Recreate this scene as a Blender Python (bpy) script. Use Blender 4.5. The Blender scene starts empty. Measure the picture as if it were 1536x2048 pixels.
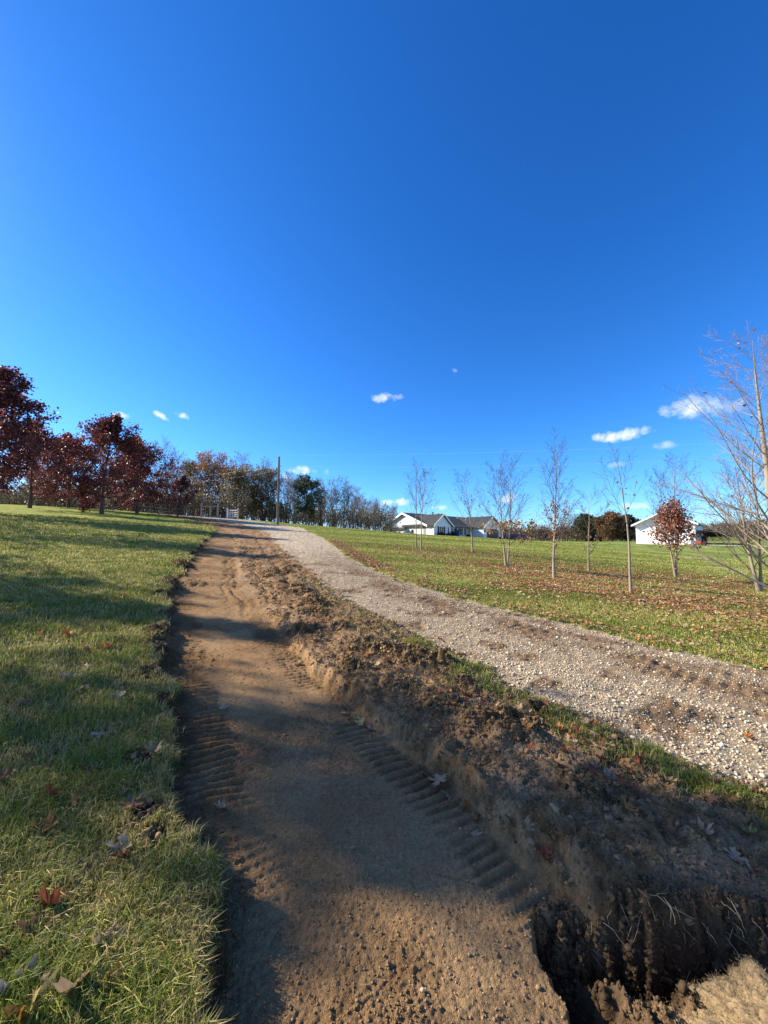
import bpy, math, random
import numpy as np
from math import radians, sin, cos, pi

# ------------------------------------------------------------------ scene basics
sc = bpy.context.scene
COL = sc.collection
EYE = 1.6
SUN_AZ = radians(-78.5)      # from +Y towards +X; negative = to the left
SUN_EL = radians(30)
SKY_TINT = ((.125, 1.70), (.405, 1.24), (.80, 1.1))

def link(o):
    COL.objects.link(o); return o

def mesh(name, V, F, mat=None, col=None, smooth=False, parent=None, extra=None):
    """V (n,3); F list of int arrays (m,3) / (m,4); col (n,3|4) vertex colours"""
    me = bpy.data.meshes.new(name)
    V = np.asarray(V, dtype=np.float32)
    F = [np.asarray(f, dtype=np.int32) for f in F if len(f)]
    me.vertices.add(len(V)); me.vertices.foreach_set('co', V.ravel())
    nl = sum(f.size for f in F); nf = sum(len(f) for f in F)
    me.loops.add(nl); me.polygons.add(nf)
    me.loops.foreach_set('vertex_index', np.concatenate([f.ravel() for f in F]))
    st, cur = [], 0
    for f in F:
        k = f.shape[1]
        st.append(np.arange(cur, cur + f.size, k, dtype=np.int32)); cur += f.size
    me.polygons.foreach_set('loop_start', np.concatenate(st))
    if smooth: me.polygons.foreach_set('use_smooth', np.ones(nf, dtype=bool))
    me.update(calc_edges=True)
    if col is not None:
        c = np.ones((len(V), 4), dtype=np.float32); col = np.asarray(col); c[:, :col.shape[1]] = col
        a = me.color_attributes.new('Col', 'FLOAT_COLOR', 'POINT'); a.data.foreach_set('color', c.ravel())
    if mat:
        me.materials.append(mat)
    o = link(bpy.data.objects.new(name, me))
    if parent: o.parent = parent
    return o

def tag(o, label=None, cat=None, group=None, kind=None):
    if label: o['label'] = label
    if cat: o['category'] = cat
    if group: o['group'] = group
    if kind: o['kind'] = kind
    return o

def empty(name, loc, label, cat, group=None, rz=0.0):
    o = link(bpy.data.objects.new(name, None)); o.location = loc; o.rotation_euler = (0, 0, rz)
    o.empty_display_size = .2
    return tag(o, label, cat, group)

def copy_tree(root, loc, rz=0.0, sc_=(1, 1, 1), label=None, group=None):
    r = root.copy(); link(r); r.location = loc; r.rotation_euler = (0, 0, rz); r.scale = sc_
    if label: r['label'] = label
    if group: r['group'] = group
    for ch in root.children:
        c = ch.copy(); link(c); c.parent = r
        for g in ch.children:
            d = g.copy(); link(d); d.parent = c
    return r

# ------------------------------------------------------------------ numpy noise
_PR = np.random.RandomState(12345)
_P = _PR.permutation(4096).astype(np.int32)
_GA = _PR.rand(4096) * 2 * pi
_GX = np.cos(_GA).astype(np.float32); _GY = np.sin(_GA).astype(np.float32)

def noise(x, y, seed=0):
    x, y = np.broadcast_arrays(np.asarray(x, dtype=np.float64), np.asarray(y, dtype=np.float64))
    fx0 = np.floor(x); fy0 = np.floor(y)
    fx = (x - fx0).astype(np.float32); fy = (y - fy0).astype(np.float32)
    ix = fx0.astype(np.int32); iy = fy0.astype(np.int32) + seed * 131
    u = fx * fx * fx * (fx * (fx * 6 - 15) + 10); v = fy * fy * fy * (fy * (fy * 6 - 15) + 10)
    p0 = _P[(ix + seed * 17) & 4095]; p1 = _P[(ix + 1 + seed * 17) & 4095]
    def g(p, oy, ox):
        k = _P[(p + iy + oy) & 4095]
        return _GX[k] * (fx - ox) + _GY[k] * (fy - oy)
    a = g(p0, 0, 0); b = g(p1, 0, 1); c = g(p0, 1, 0); d = g(p1, 1, 1)
    return ((a + u * (b - a)) * (1 - v) + (c + u * (d - c)) * v) * 1.5

def fbm(x, y, oct=3, seed=0, gain=.5):
    s = 0; a = 1; t = 0
    for i in range(oct):
        s = s + a * noise(x * 2.03 ** i + 17.3 * i, y * 2.03 ** i - 9.1 * i, seed + i); t += a; a *= gain
    return s / t * 1.3

def sstep(a, b, x):
    t = np.clip((x - a) / (b - a), 0, 1); return t * t * (3 - 2 * t)

def softcap(x, k, w=8.0):
    return k - w * np.logaddexp(0, (k - x) / w) + w * np.log1p(np.exp(-k / w)) * 0

# ------------------------------------------------------------------ the lie of the land
def curve(pts):
    p = sorted((b, a) for a, b in pts)
    Y = np.array([q[0] for q in p]); X = np.array([q[1] for q in p])
    return lambda y: np.interp(y, Y, X)

x_left = curve([(3.0, -5), (.12, 0), (-.484, 1.195), (-.60, 1.40), (-.652, 1.57), (-.79, 1.757), (-.969, 2.0), (-1.206, 2.374), (-1.551, 2.938), (-2.174, 3.865), (-2.883, 5.262), (-3.942, 7.235), (-4.375, 8.349), (-5.652, 11.392), (-7.776, 16.717), (-10.77, 24.472), (-13.5, 30.2), (-19, 38), (-27, 46), (-90, 120)])
x_toe = curve([(6.5, -5), (2.3, 0), (1.05, 1.4), (.86, 1.68), (.682, 1.92), (.563, 2.075), (.379, 2.33), (.202, 2.619), (-.029, 2.868), (-.326, 3.331), (-.609, 3.772), (-1.073, 4.493), (-1.564, 5.373), (-2.434, 7.073), (-3.398, 8.995), (-5.472, 13.934), (-9.6, 24), (-12.6, 30.2), (-18, 38), (-26, 46), (-89, 120)])
x_top = curve([(6.6, -5), (2.42, 0), (1.12, 1.4), (.97, 1.70), (.845, 1.904), (.638, 2.221), (.358, 2.561), (.216, 2.781), (-.031, 3.115), (-.35, 3.545), (-.775, 4.119), (-1.2, 4.958), (-2.0, 6.9), (-3.0, 8.995), (-5.0, 13.934), (-9.2, 24), (-12.3, 30.2), (-17.6, 38), (-25.6, 46), (-88, 120)])
x_gl = curve([(9.6, -5), (4.6, 0), (2.292, 2.416), (1.999, 2.715), (1.643, 3.109), (1.133, 3.864), (.52, 4.982), (-.58, 6.648), (-2.14, 10.483), (-4.57, 16.928), (-8.994, 29.02), (-11.46, 33.45), (-14.5, 38), (-23, 46), (-86, 120)])
x_gr = curve([(15.6, -5), (9.8, 0), (4.544, 4.677), (3.996, 4.985), (3.221, 5.849), (2.475, 6.626), (1.318, 7.778), (.152, 9.839), (-1.226, 13.922), (-3.468, 22.619), (-5.4, 29.4), (-8, 38), (-16, 46), (-75, 120)])
def y_lip(x): return np.interp(x, [.6, .72, .853, 1.0, 1.2, 1.4, 1.6, 2.0, 3.0], [1.74, 1.725, 1.69, 1.665, 1.66, 1.65, 1.63, 1.6, 1.6])

def plane(x, y):
    kx = 45.0
    xe = kx * np.tanh(x / kx) if False else np.where(np.abs(x) < 30, x, np.sign(x) * (30 + 18 * (1 - np.exp(-(np.abs(x) - 30) / 18))))
    tq = sstep(-6, 8, x); K = 40 - 14 * tq + np.clip(x, 0, 60) * .54; TL = 14 + 10 * tq
    ye = np.where(y < K, y, K + TL * (1 - np.exp(-(y - K) / TL)))
    z = -.075 * xe + .066 * ye
    # rolling far land: falls away gently behind the crest, a wooded hill to the far right
    z = z + 17 * sstep(150, 420, y) * sstep(.55, 1.0, x / np.maximum(y, 1)) + 6 * sstep(200, 600, y)
    return z + .25 * noise(x / 23., y / 23., 5) * sstep(10, 40, np.hypot(x, y))

def zones(x, y):
    r = np.hypot(x, y)
    wob = .055 * noise(x * 2.3, y * 2.3, 11) + .034 * noise(x * 8, y * 8, 12) + .018 * noise(x * 25, y * 25, 13)
    far = 1 + r * .12
    wb = .055 * noise(x * 2.3, y * 2.3, 11) + .03 * noise(x * 8, y * 8, 12) + .005 * noise(x * 25, y * 25, 13)
    xl = x_left(y) + wob * 1.2 * far; xt = x_toe(y) + wb * far; xp = x_top(y) + wb * far + .03
    xg = x_gl(y) + (wob * 2.2 + .10 * noise(x * 1.1, y * 1.1, 14)) * (1 + r * .08); xr = x_gr(y) + wob * 2.5 * (1 + r * .05)
    return xl, xt, xp, xg, xr

_hr = random.Random(11)
_MORE = []
for _ in range(15):
    _y = _hr.uniform(2.9, 10.5); _t = _hr.uniform(.15, .8); _s = _hr.uniform(.07, .15) * (.7 + .07 * _y)
    _MORE.append((float(x_top(_y) * (1 - _t) + x_gl(_y) * _t), _y, _s, _s * .34))
HEAPS = [(-1.05, 4.95, .16, .075), (-.58, 5.2, .15, .06), (.36, 4.16, .26, .09), (.62, 4.02, .14, .07), (.10, 4.35, .18, .05), (-.15, 4.5, .22, .05), (.93, 2.92, .20, .075), (.72, 2.98, .13, .05),
         (-3.75, 6.95, .20, .11), (-3.72, 7.6, .22, .09), (-2.62, 4.5, .17, .08), (-2.42, 4.28, .12, .07), (-2.05, 3.5, .15, .05), (-1.40, 2.30, .12, .05), (-1.12, 1.93, .10, .05), (-1.02, 1.80, .07, .03), (-5.0, 9.5, .3, .1),
         *[(round(a, 2), round(b, 2), c, d) for a, b, c, d in _MORE], (-1.1, 5.9, .2, .05), (-1.6, 7.4, .22, .06), (-.3, 3.9, .13, .05), (.45, 3.2, .16, .05), (1.2, 2.3, .15, .04), (.2, 3.5, .1, .04), (-2.6, 9.6, .3, .08)]

def detail(x, y, full=True):
    """-> height, zone id (0 left lawn, 1 track, 2 bank, 3 gravel, 4 right lawn, 5 pit), dict of masks"""
    r = np.hypot(x, y)
    xl, xt, xp, xg, xr = zones(x, y)
    near = np.exp(-(r / 9.0) ** 2)
    hl = .035 + .085 * np.exp(-r / 5.)
    hv = .025 + .15 * np.exp(-(np.maximum(y, 0) / 4.8) ** 2)
    hg = .03 + .11 * np.exp(-(r / 12.) ** 2)
    hr = hg + .03
    cut = np.full_like(x, 0.) + .035
    aL = 1 - sstep(0, 1, (x - (xl - cut)) / (cut * 2))             # 1 on left lawn
    aB = sstep(0, 1, (x - xt) / np.maximum(xp - xt, .04))        # 0..1 toe -> bank top
    tv = np.clip((x - xp) / np.maximum(xg - xp, .1), 0, 1)
    aG = sstep(-.10, .10, x - xg); aR = sstep(-.12, .12, x - xr)
    verge = hv * (1 - tv) + hg * tv + .02 * np.sin(tv * pi) * near
    h = hl * aL + verge * aB * (1 - aG) + hg * aG * (1 - aR) + hr * aR
    g = np.clip((x - xg) / np.maximum(xr - xg, .5), 0, 1)
    h = h + .03 * np.sin(g * pi) * aG * (1 - aR)
    # masks
    onL = aL; onR = aR; onV = aB * (1 - aG); onG = aG * (1 - aR); onT = (1 - aL) * (1 - aB) * (1 - aR)
    rough = fbm(x * 7, y * 7, 4, 21); ridg = 1 - np.abs(fbm(x * 9, y * 9, 3, 31)) * 2.6
    fine = fbm(x * 38, y * 38, 3, 41, .6); cr = np.abs(fbm(x * 26, y * 26, 2, 51))
    scr = sstep(-.15, .35, fbm(x * 1.3, y * 1.3, 2, 61))
    far1 = 1 / (1 + r * .02)
    h = h + onT * (.005 * rough + .0085 * fine * (.5 + .4 * scr) + .0042 * fbm(x * 85, y * 85, 2, 43) * (r < 6) + .003 * sstep(.10, .35, cr) * scr + .02 * fbm(x * .9, y * .9, 2, 71))
    hump = sstep(.0, .6, fbm(x * 2.1, y * 2.1, 2, 81) + .3)
    h = h + onV * far1 * ((.030 * rough + .020 * ridg * hump + .010 * fine) * (.35 + .65 * sstep(0, .35, aB)) * (1.25 - .45 * sstep(4.5, 9, y)) - .006)
    h = h + 4 * aB * (1 - aB) * (1 - aG) * near * (.030 * fbm(x * 21, y * 21, 3, 112) + .012 * fbm(x * 50, y * 50, 2, 113))
    h = h + onG * (.010 * rough + .006 * fine)
    h = h + (onL + onR) * (.012 * fbm(x * 3, y * 3, 2, 91) + .004 * fine)
    # eroded cut face of the lawn and of the bank
    ed = np.exp(-((x - xl) / .07) ** 2); h = h + ed * (.03 * fbm(x * 14, y * 14, 3, 101))
    spoil = np.exp(-((x - xl + .05 + .006 * r) / (.07 + .014 * r)) ** 2) * sstep(.0, .45, fbm(x * 1.3, y * 1.3, 2, 103) + .12) * sstep(1.8, 3.2, y)
    h = h + spoil * (.035 + .05 * fbm(x * 10, y * 10, 3, 104)) * (1 + .03 * r)
    eb = np.exp(-((x - xp) / .08) ** 2) * near; h = h + eb * (.016 * fbm(x * 11, y * 11, 3, 111) + .008)
    # tread marks: bars across the direction of travel
    tx, ty = -.475, .88
    s = x * tx + y * ty + .022 * noise(x * 4, y * 4, 121)
    per = .052 + .045 * sstep(1.6, 4.5, y)
    phase = s / .064
    lug = np.abs(((phase) % 1.0) - .5) * 2
    lug = sstep(.35, .75, lug)
    def band(c, w, soft=.05): return np.exp(-np.maximum(np.abs(x - c) - w, 0) ** 2 / (2 * soft ** 2))
    trd = band(xl + .23, .11) * sstep(-.8, .3, noise(x * .8, y * .8, 131) + .25)
    trd = np.maximum(trd, band(xt - .15, .09) * sstep(-.6, .2, noise(x * .9, y * .9, 132) + .1) * .9)
    trd2 = band(xp + .28 + .05 * y, .12) * sstep(3.3, 4.5, y) * (1 - sstep(9, 13, y)) * .55
    gm = np.maximum(np.exp(-((g - .60) / .19) ** 2) * (1 - .6 * sstep(7, 14, y)) * sstep(-.5, .25, fbm(x * .9, y * .9, 2, 133) + .12), .75 * sstep(.05, .4, fbm(x * 1.4, y * 1.4, 3, 135)) * (1 - sstep(10, 20, r))) * onG * (1 - sstep(18, 30, y))
    s3 = x * -.7 + y * .71
    lug3 = sstep(.3, .8, np.abs(((s3 / .12) % 1.0) - .5) * 2 + .25 * noise(x * 6, y * 6, 134))
    h = h + (trd * onT * .030 * sstep(1.4, 2.0, y) + trd2 * onV * .018) * (lug - .4) * sstep(-1.0, -.1, noise(x * 4, y * 4, 122)) - trd * onT * .008
    h = h + gm * (.016 * (lug3 - .5) * sstep(-.3, .3, noise(x * 2.5, y * 2.5, 136) + .1) + .022 * rough)
    # long wheel grooves further up
    for off, w_, d_ in ((.95, .045, .03), (1.15, .07, .04), (1.70, .06, .045), (1.88, .04, .03), (2.3, .09, .045), (2.75, .06, .035)):
        kk = np.exp(-((x - (xl + off + .012 * (y - 6))) / w_) ** 2) * sstep(4.8, 8, y) * (1 - sstep(26, 36, y))
        h = h - kk * d_ * (1 - onL) * (1 - onG)
    # heaps of turf and clods
    heap = spoil * .9
    for hx, hy, hw, hh in HEAPS:
        d2 = ((x - hx) ** 2 + (y - hy) ** 2) / hw ** 2
        k = np.exp(-d2 ** 1.3) * (d2 < 6); heap = np.maximum(heap, k)
        h = h + k * hh * (.65 + .9 * fbm(x * 12, y * 12, 3, 141))
    # the pit cut under the bank
    n1 = fbm(x * 9, y * 9, 3, 151); yl = y_lip(x) + .05 * n1 + .02 * fbm(x * 30, y * 30, 2, 152)
    xe = .595 + .035 * noise(y * 6, y * 0 + 3.3, 153) + .03 * fbm(x * 13, y * 13, 3, 154) + .10 * sstep(1.7, 1.85, y)
    pit = sstep(0, .05, x - xe) * (1 - sstep(-.10, .02, y - yl + .035 * fbm(x * 20, y * 20, 3, 157))) * (1 - sstep(2.6, 3.2, x)) * sstep(.35, .8, y)
    chan = np.maximum(np.exp(-np.maximum(yl - y - .09, 0) ** 2 / (2 * .05 ** 2)) * sstep(.64, .85, x), .75 * np.exp(-np.maximum(x - xe - .12, 0) ** 2 / (2 * .05 ** 2)))
    tooth = .085 * fbm(x * 14 + .5 * y, y * 7, 3, 155) + .03 * fbm(x * 45, y * 45, 3, 156)
    pf = -.01 - .34 * chan + tooth * (1 - .4 * chan) + .05 * sstep(.95, 1.3, x) * (1 - chan)
    pf = pf + .06 * sstep(1.25, .95, y) * (1 - chan)
    h = h * (1 - pit) + pf * pit
    z = plane(x, y) + h
    zid = np.where(x < xl, 0, np.where(x < xt + .35 * (xp - xt), 1, np.where(x < xg, 2, np.where(x < xr, 3, 4))))
    zid = np.where(pit > .5, 5, zid)
    return z, zid, dict(r=r, xl=xl, xt=xt, xp=xp, xg=xg, xr=xr, scr=scr, rough=rough, fine=fine, heap=heap, gm=gm, g=g, onV=onV, onT=onT, pit=pit, trd=trd, hump=hump, tv=tv, chan=chan)

def H(x, y):
    x = np.atleast_1d(np.asarray(x, float)); y = np.atleast_1d(np.asarray(y, float))
    return detail(x, y)[0]
def H1(x, y): return float(H(x, y)[0])

def lerp(a, b, t): return a * (1 - t[..., None]) + b * t[..., None]
RG = np.array
def litter(x, y):
    """how thickly leaves lie on the right lawn"""
    band1 = np.exp(-((y - (13.6 + .02 * (x - 5) + .9 * noise(x * .3, y * .3, 200))) / 2.0) ** 2) * sstep(2, 5, x)
    band2 = np.exp(-((y - (9.6 - .16 * (x - 5) + .7 * noise(x * .4, y * .4, 201))) / 1.0) ** 2) * sstep(1.5, 3.5, x)
    tr = np.zeros_like(x)
    for tx, ty in ((1.8, 18.5), (4.7, 20), (4.6, 14.6), (5.3, 12.1), (7.8, 14.8), (6.5, 10.2), (11.5, 15.3), (12.3, 12.8), (8.1, 8.0)):
        tr = np.maximum(tr, np.exp(-((x - tx - .8) ** 2 + (y - ty) ** 2 * 1.6) / 3.0 ** 2))
    return np.clip(.8 * band1 + .7 * band2 + .6 * tr + .10, 0, 1) * sstep(-.55, .35, fbm(x * .8, y * 1.8, 3, 202) + .1) * (1 - sstep(22, 27, y))

def ground_colour(x, y, zid, m):
    r = m['r']
    n = fbm(x * 1.7, y * 1.7, 3, 301); n2 = fbm(x * 11, y * 11, 3, 302); n3 = fbm(x * 45, y * 45, 2, 303)
    tan = RG([.30, .176, .078]); tan2 = RG([.38, .24, .115]); brown = RG([.16, .088, .038]); dark = RG([.050, .030, .015]); soil = RG([.29, .178, .086])
    cT = lerp(np.broadcast_to(tan, x.shape + (3,)), tan2, np.clip(.5 + n * .9, 0, 1))
    cT = lerp(cT, brown, np.clip(m['scr'] * .42 + m['trd'] * .2 + n2 * .35, 0, .9))
    pale = np.exp(-((x - (m['xl'] + 1.42 + .012 * (y - 6))) / .13) ** 2) * sstep(6, 9, y) * (1 - sstep(27, 34, y))
    cT = lerp(cT, RG([.34, .25, .17]), np.clip(pale * (.7 + n2), 0, .85))
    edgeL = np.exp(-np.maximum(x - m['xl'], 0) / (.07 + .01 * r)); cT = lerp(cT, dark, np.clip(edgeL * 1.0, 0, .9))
    cV = lerp(np.broadcast_to(soil, x.shape + (3,)), brown, np.clip(.5 + n2 * 1.2, 0, 1))
    cV = lerp(cV, RG([.36, .24, .13]), np.clip(.25 + n * 1.1 - .3 * m['hump'], 0, .8))
    cV = lerp(cV, RG([.085, .08, .034]), np.clip((m['tv'] - .45) * 1.2 + n2 * .5, 0, .7) * (y < 9))
    cV = lerp(cV, dark, np.clip(m['heap'] * .8 + n2 * m['heap'], 0, .6))
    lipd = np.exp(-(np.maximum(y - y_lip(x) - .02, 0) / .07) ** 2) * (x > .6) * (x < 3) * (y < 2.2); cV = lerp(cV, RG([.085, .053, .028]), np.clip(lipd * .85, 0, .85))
    cG = lerp(np.broadcast_to(RG([.38, .29, .175]), x.shape + (3,)), RG([.22, .155, .090]), np.clip(.35 + n2 * .9, 0, .8))
    cG = lerp(cG, RG([.19, .118, .060]), np.clip(m['gm'] * 1.35, 0, 1))
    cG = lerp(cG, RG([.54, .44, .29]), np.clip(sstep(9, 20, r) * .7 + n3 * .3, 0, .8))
    gA = RG([.13, .16, .022]); gB = RG([.27, .27, .05]); gS = RG([.24, .20, .085])
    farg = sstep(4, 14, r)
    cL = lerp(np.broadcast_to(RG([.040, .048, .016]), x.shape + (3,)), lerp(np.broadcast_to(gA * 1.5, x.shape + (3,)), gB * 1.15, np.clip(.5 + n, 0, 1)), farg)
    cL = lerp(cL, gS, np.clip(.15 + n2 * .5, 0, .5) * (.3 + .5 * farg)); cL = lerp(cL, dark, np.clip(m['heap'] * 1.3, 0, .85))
    st = noise(x * .05 + y * .01, y * .55 - x * .05, 310) + .6 * noise(x * .12, y * 1.6 - x * .1, 311)
    cR = lerp(np.broadcast_to(RG([.11, .165, .022]), x.shape + (3,)), RG([.285, .305, .07]), np.clip(.45 + st * .75 + n * .25, 0, 1))
    cR = lerp(cR * (.55 + .45 * farg[..., None]), RG([.20, .12, .055]), np.clip(litter(x, y) * .55, 0, .6))
    cR = lerp(cR, gS, np.clip(n2 * .4 + .05, 0, .4))
    cP = lerp(np.broadcast_to(RG([.17, .108, .055]), x.shape + (3,)), RG([.05, .032, .018]), np.clip(.25 + n2 * 1.2 + m['chan'] * .8, 0, 1))  # pit wall and channel: shade put into the soil colour
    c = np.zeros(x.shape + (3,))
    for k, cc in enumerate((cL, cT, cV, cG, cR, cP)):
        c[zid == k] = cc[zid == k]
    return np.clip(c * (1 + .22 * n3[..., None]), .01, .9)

# ------------------------------------------------------------------ materials
def new_mat(name):
    m = bpy.data.materials.new(name); m.use_nodes = True; nt = m.node_tree; nt.nodes.clear()
    out = nt.nodes.new('ShaderNodeOutputMaterial')
    return m, nt, out

def mat_vcol(name, rough=.95, spec=.1, bump=.0, bscale=60., transl=0., var=.0, vscale=30., dist=.01, gain=1.0):
    m, nt, out = new_mat(name); N = nt.nodes.new; L = nt.links.new
    at = N('ShaderNodeAttribute'); at.attribute_name = 'Col'
    p = N('ShaderNodeBsdfPrincipled'); p.inputs['Roughness'].default_value = rough; p.inputs['Specular IOR Level'].default_value = spec
    csrc = at.outputs['Color']
    if var or bump:
        tc = N('ShaderNodeTexCoord')
    if var:
        nz = N('ShaderNodeTexNoise'); nz.inputs['Scale'].default_value = vscale; nz.inputs['Detail'].default_value = 6; nz.inputs['Roughness'].default_value = .7
        L(tc.outputs['Object'], nz.inputs['Vector'])
        mr = N('ShaderNodeMapRange'); mr.inputs['From Min'].default_value = .3; mr.inputs['From Max'].default_value = .7
        mr.inputs['To Min'].default_value = 1 - var; mr.inputs['To Max'].default_value = 1 + var
        L(nz.outputs['Fac'], mr.inputs['Value'])
        vm = N('ShaderNodeVectorMath'); vm.operation = 'SCALE'; L(csrc, vm.inputs[0]); L(mr.outputs['Result'], vm.inputs['Scale']); csrc = vm.outputs['Vector']
    L(csrc, p.inputs['Base Color'])
    if bump:
        nb = N('ShaderNodeTexNoise'); nb.inputs['Scale'].default_value = bscale; nb.inputs['Detail'].default_value = 8; nb.inputs['Roughness'].default_value = .65
        L(tc.outputs['Object'], nb.inputs['Vector'])
        bp = N('ShaderNodeBump'); bp.inputs['Strength'].default_value = bump; bp.inputs['Distance'].default_value = dist
        L(nb.outputs['Fac'], bp.inputs['Height']); L(bp.outputs['Normal'], p.inputs['Normal'])
    if transl:
        t = N('ShaderNodeBsdfTranslucent'); L(csrc, t.inputs['Color'])
        mx = N('ShaderNodeMixShader'); mx.inputs[0].default_value = transl
        L(p.outputs[0], mx.inputs[1]); L(t.outputs[0], mx.inputs[2]); L(mx.outputs[0], out.inputs[0])
    else:
        L(p.outputs[0], out.inputs[0])
    return m

def mat_plain(name, col, rough=.8, spec=.2, metal=0., var=.12, vscale=6., bump=0., bscale=40., dist=.01, stretch=(1, 1, 1), transl=0., coat=0.):
    m, nt, out = new_mat(name); N = nt.nodes.new; L = nt.links.new
    tc = N('ShaderNodeTexCoord'); mp = N('ShaderNodeMapping'); mp.inputs['Scale'].default_value = stretch; L(tc.outputs['Object'], mp.inputs['Vector'])
    nz = N('ShaderNodeTexNoise'); nz.inputs['Scale'].default_value = vscale; nz.inputs['Detail'].default_value = 5; L(mp.outputs[0], nz.inputs['Vector'])
    cr = N('ShaderNodeMix'); cr.data_type = 'RGBA'
    cr.inputs[6].default_value = tuple(c * (1 - var) for c in col) + (1,); cr.inputs[7].default_value = tuple(min(1, c * (1 + var)) for c in col) + (1,)
    L(nz.outputs['Fac'], cr.inputs[0])
    p = N('ShaderNodeBsdfPrincipled'); p.inputs['Roughness'].default_value = rough; p.inputs['Specular IOR Level'].default_value = spec; p.inputs['Metallic'].default_value = metal
    p.inputs['Coat Weight'].default_value = coat
    L(cr.outputs[2], p.inputs['Base Color'])
    if bump:
        nb = N('ShaderNodeTexNoise'); nb.inputs['Scale'].default_value = bscale; nb.inputs['Detail'].default_value = 6; L(mp.outputs[0], nb.inputs['Vector'])
        bp = N('ShaderNodeBump'); bp.inputs['Strength'].default_value = bump; bp.inputs['Distance'].default_value = dist
        L(nb.outputs['Fac'], bp.inputs['Height']); L(bp.outputs['Normal'], p.inputs['Normal'])
    if transl:
        t = N('ShaderNodeBsdfTranslucent'); L(cr.outputs[2], t.inputs['Color']); mx = N('ShaderNodeMixShader'); mx.inputs[0].default_value = transl
        L(p.outputs[0], mx.inputs[1]); L(t.outputs[0], mx.inputs[2]); L(mx.outputs[0], out.inputs[0])
    else: L(p.outputs[0], out.inputs[0])
    return m

M_lawn = mat_vcol('lawn_ground', .95, .05, .5, 55, var=.25, vscale=38, dist=.02)
M_soil = mat_vcol('bare_soil', .97, .05, .9, 120, var=.30, vscale=70, dist=.022)
M_bank = mat_vcol('bank_soil', .97, .05, .8, 110, var=.28, vscale=70, dist=.012)
M_grav = mat_vcol('gravel_bed', .95, .1, .8, 75, var=.30, vscale=55, dist=.02)
M_blade = mat_vcol('grass_blade', .55, .25, transl=.35)
M_leaf = mat_vcol('dry_leaf', .6, .25, transl=.22)
M_stone = mat_vcol('crushed_stone', .85, .2, var=.18, vscale=60)
M_clod = mat_vcol('soil_crumb', .97, .05, .5, 120, var=.2, vscale=80)
M_foliage = mat_vcol('tree_foliage', .5, .3, transl=.3)

# ------------------------------------------------------------------ ground mesh (finer towards the viewpoint)
def build_ground():
    az = [-180.]
    while az[-1] < 180:
        a = az[-1]; az.append(a + (.215 if -52 <= a < 52 else (.5 if -62 <= a < 62 else 4.0)))
    az = np.radians(np.array(az[:-1])); na = len(az)
    rs = [.3]
    while rs[-1] < 900:
        q = rs[-1]
        k = .0028 + .00045 * q if q < 8 else min(.0064 + .0011 * (q - 8), .06)
        if q < .95: k = .04
        rs.append(q * (1 + k))
    rs = np.array(rs); nr = len(rs)
    R, A = np.meshgrid(rs, az, indexing='ij')
    X = R * np.sin(A); Y = R * np.cos(A)
    x = X.ravel(); y = Y.ravel()
    z, zid, m = detail(x, y)
    col = ground_colour(x, y, zid, m)
    i = np.arange(nr - 1)[:, None]; j = np.arange(na)[None, :]
    a = i * na + j; b = i * na + (j + 1) % na; c = (i + 1) * na + (j + 1) % na; d = (i + 1) * na + j
    F = np.stack([a, d, c, b], -1).reshape(-1, 4)
    zf = np.sort(zid[F], axis=1)[:, 1]
    V = np.stack([x, y, z], 1)
    spec = [('lawn', M_lawn, 'lawn sloping up on the left of the dirt track'), ('dirt_track', M_soil, 'bare brown dirt track with tread marks'), ('soil_bank', M_bank, 'rough heaped soil between the dirt track and gravel'),
            ('gravel_drive', M_grav, 'pale gravel drive running up the hill'), ('lawn', M_lawn, 'wide mown lawn on the right littered with leaves'), ('pit', M_bank, 'dark dug pit at the foot of the bank')]
    for k, (nm, mt, lb) in enumerate(spec):
        f = F[zf == k]
        u, inv = np.unique(f.ravel(), return_inverse=True)
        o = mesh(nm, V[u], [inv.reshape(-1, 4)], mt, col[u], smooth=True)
        o['kind'] = 'structure'; o['label'] = lb
    # cap under the viewpoint
    t = np.linspace(0, 2 * pi, 33)[:-1]; cx = .32 * np.sin(t); cy = .32 * np.cos(t)
    zz = H(cx, cy); Vc = np.concatenate([np.stack([cx, cy, zz - .004], 1), [[0, 0, H1(0, 0) - .004]]])
    o = mesh('dirt_track', Vc, [np.array([[q, 32, (q + 1) % 32] for q in range(32)])], M_soil, np.tile([.3, .2, .12], (33, 1))); o['kind'] = 'structure'
build_ground()

rng = np.random.default_rng(7)
def polar(n, r0, r1, az0, az1, p=0.0):
    """points with density ~ 1/r^2"""
    u = rng.random(n); r = r0 * (r1 / r0) ** u
    a = np.radians(az0 + (az1 - az0) * rng.random(n))
    return r * np.sin(a), r * np.cos(a)

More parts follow.
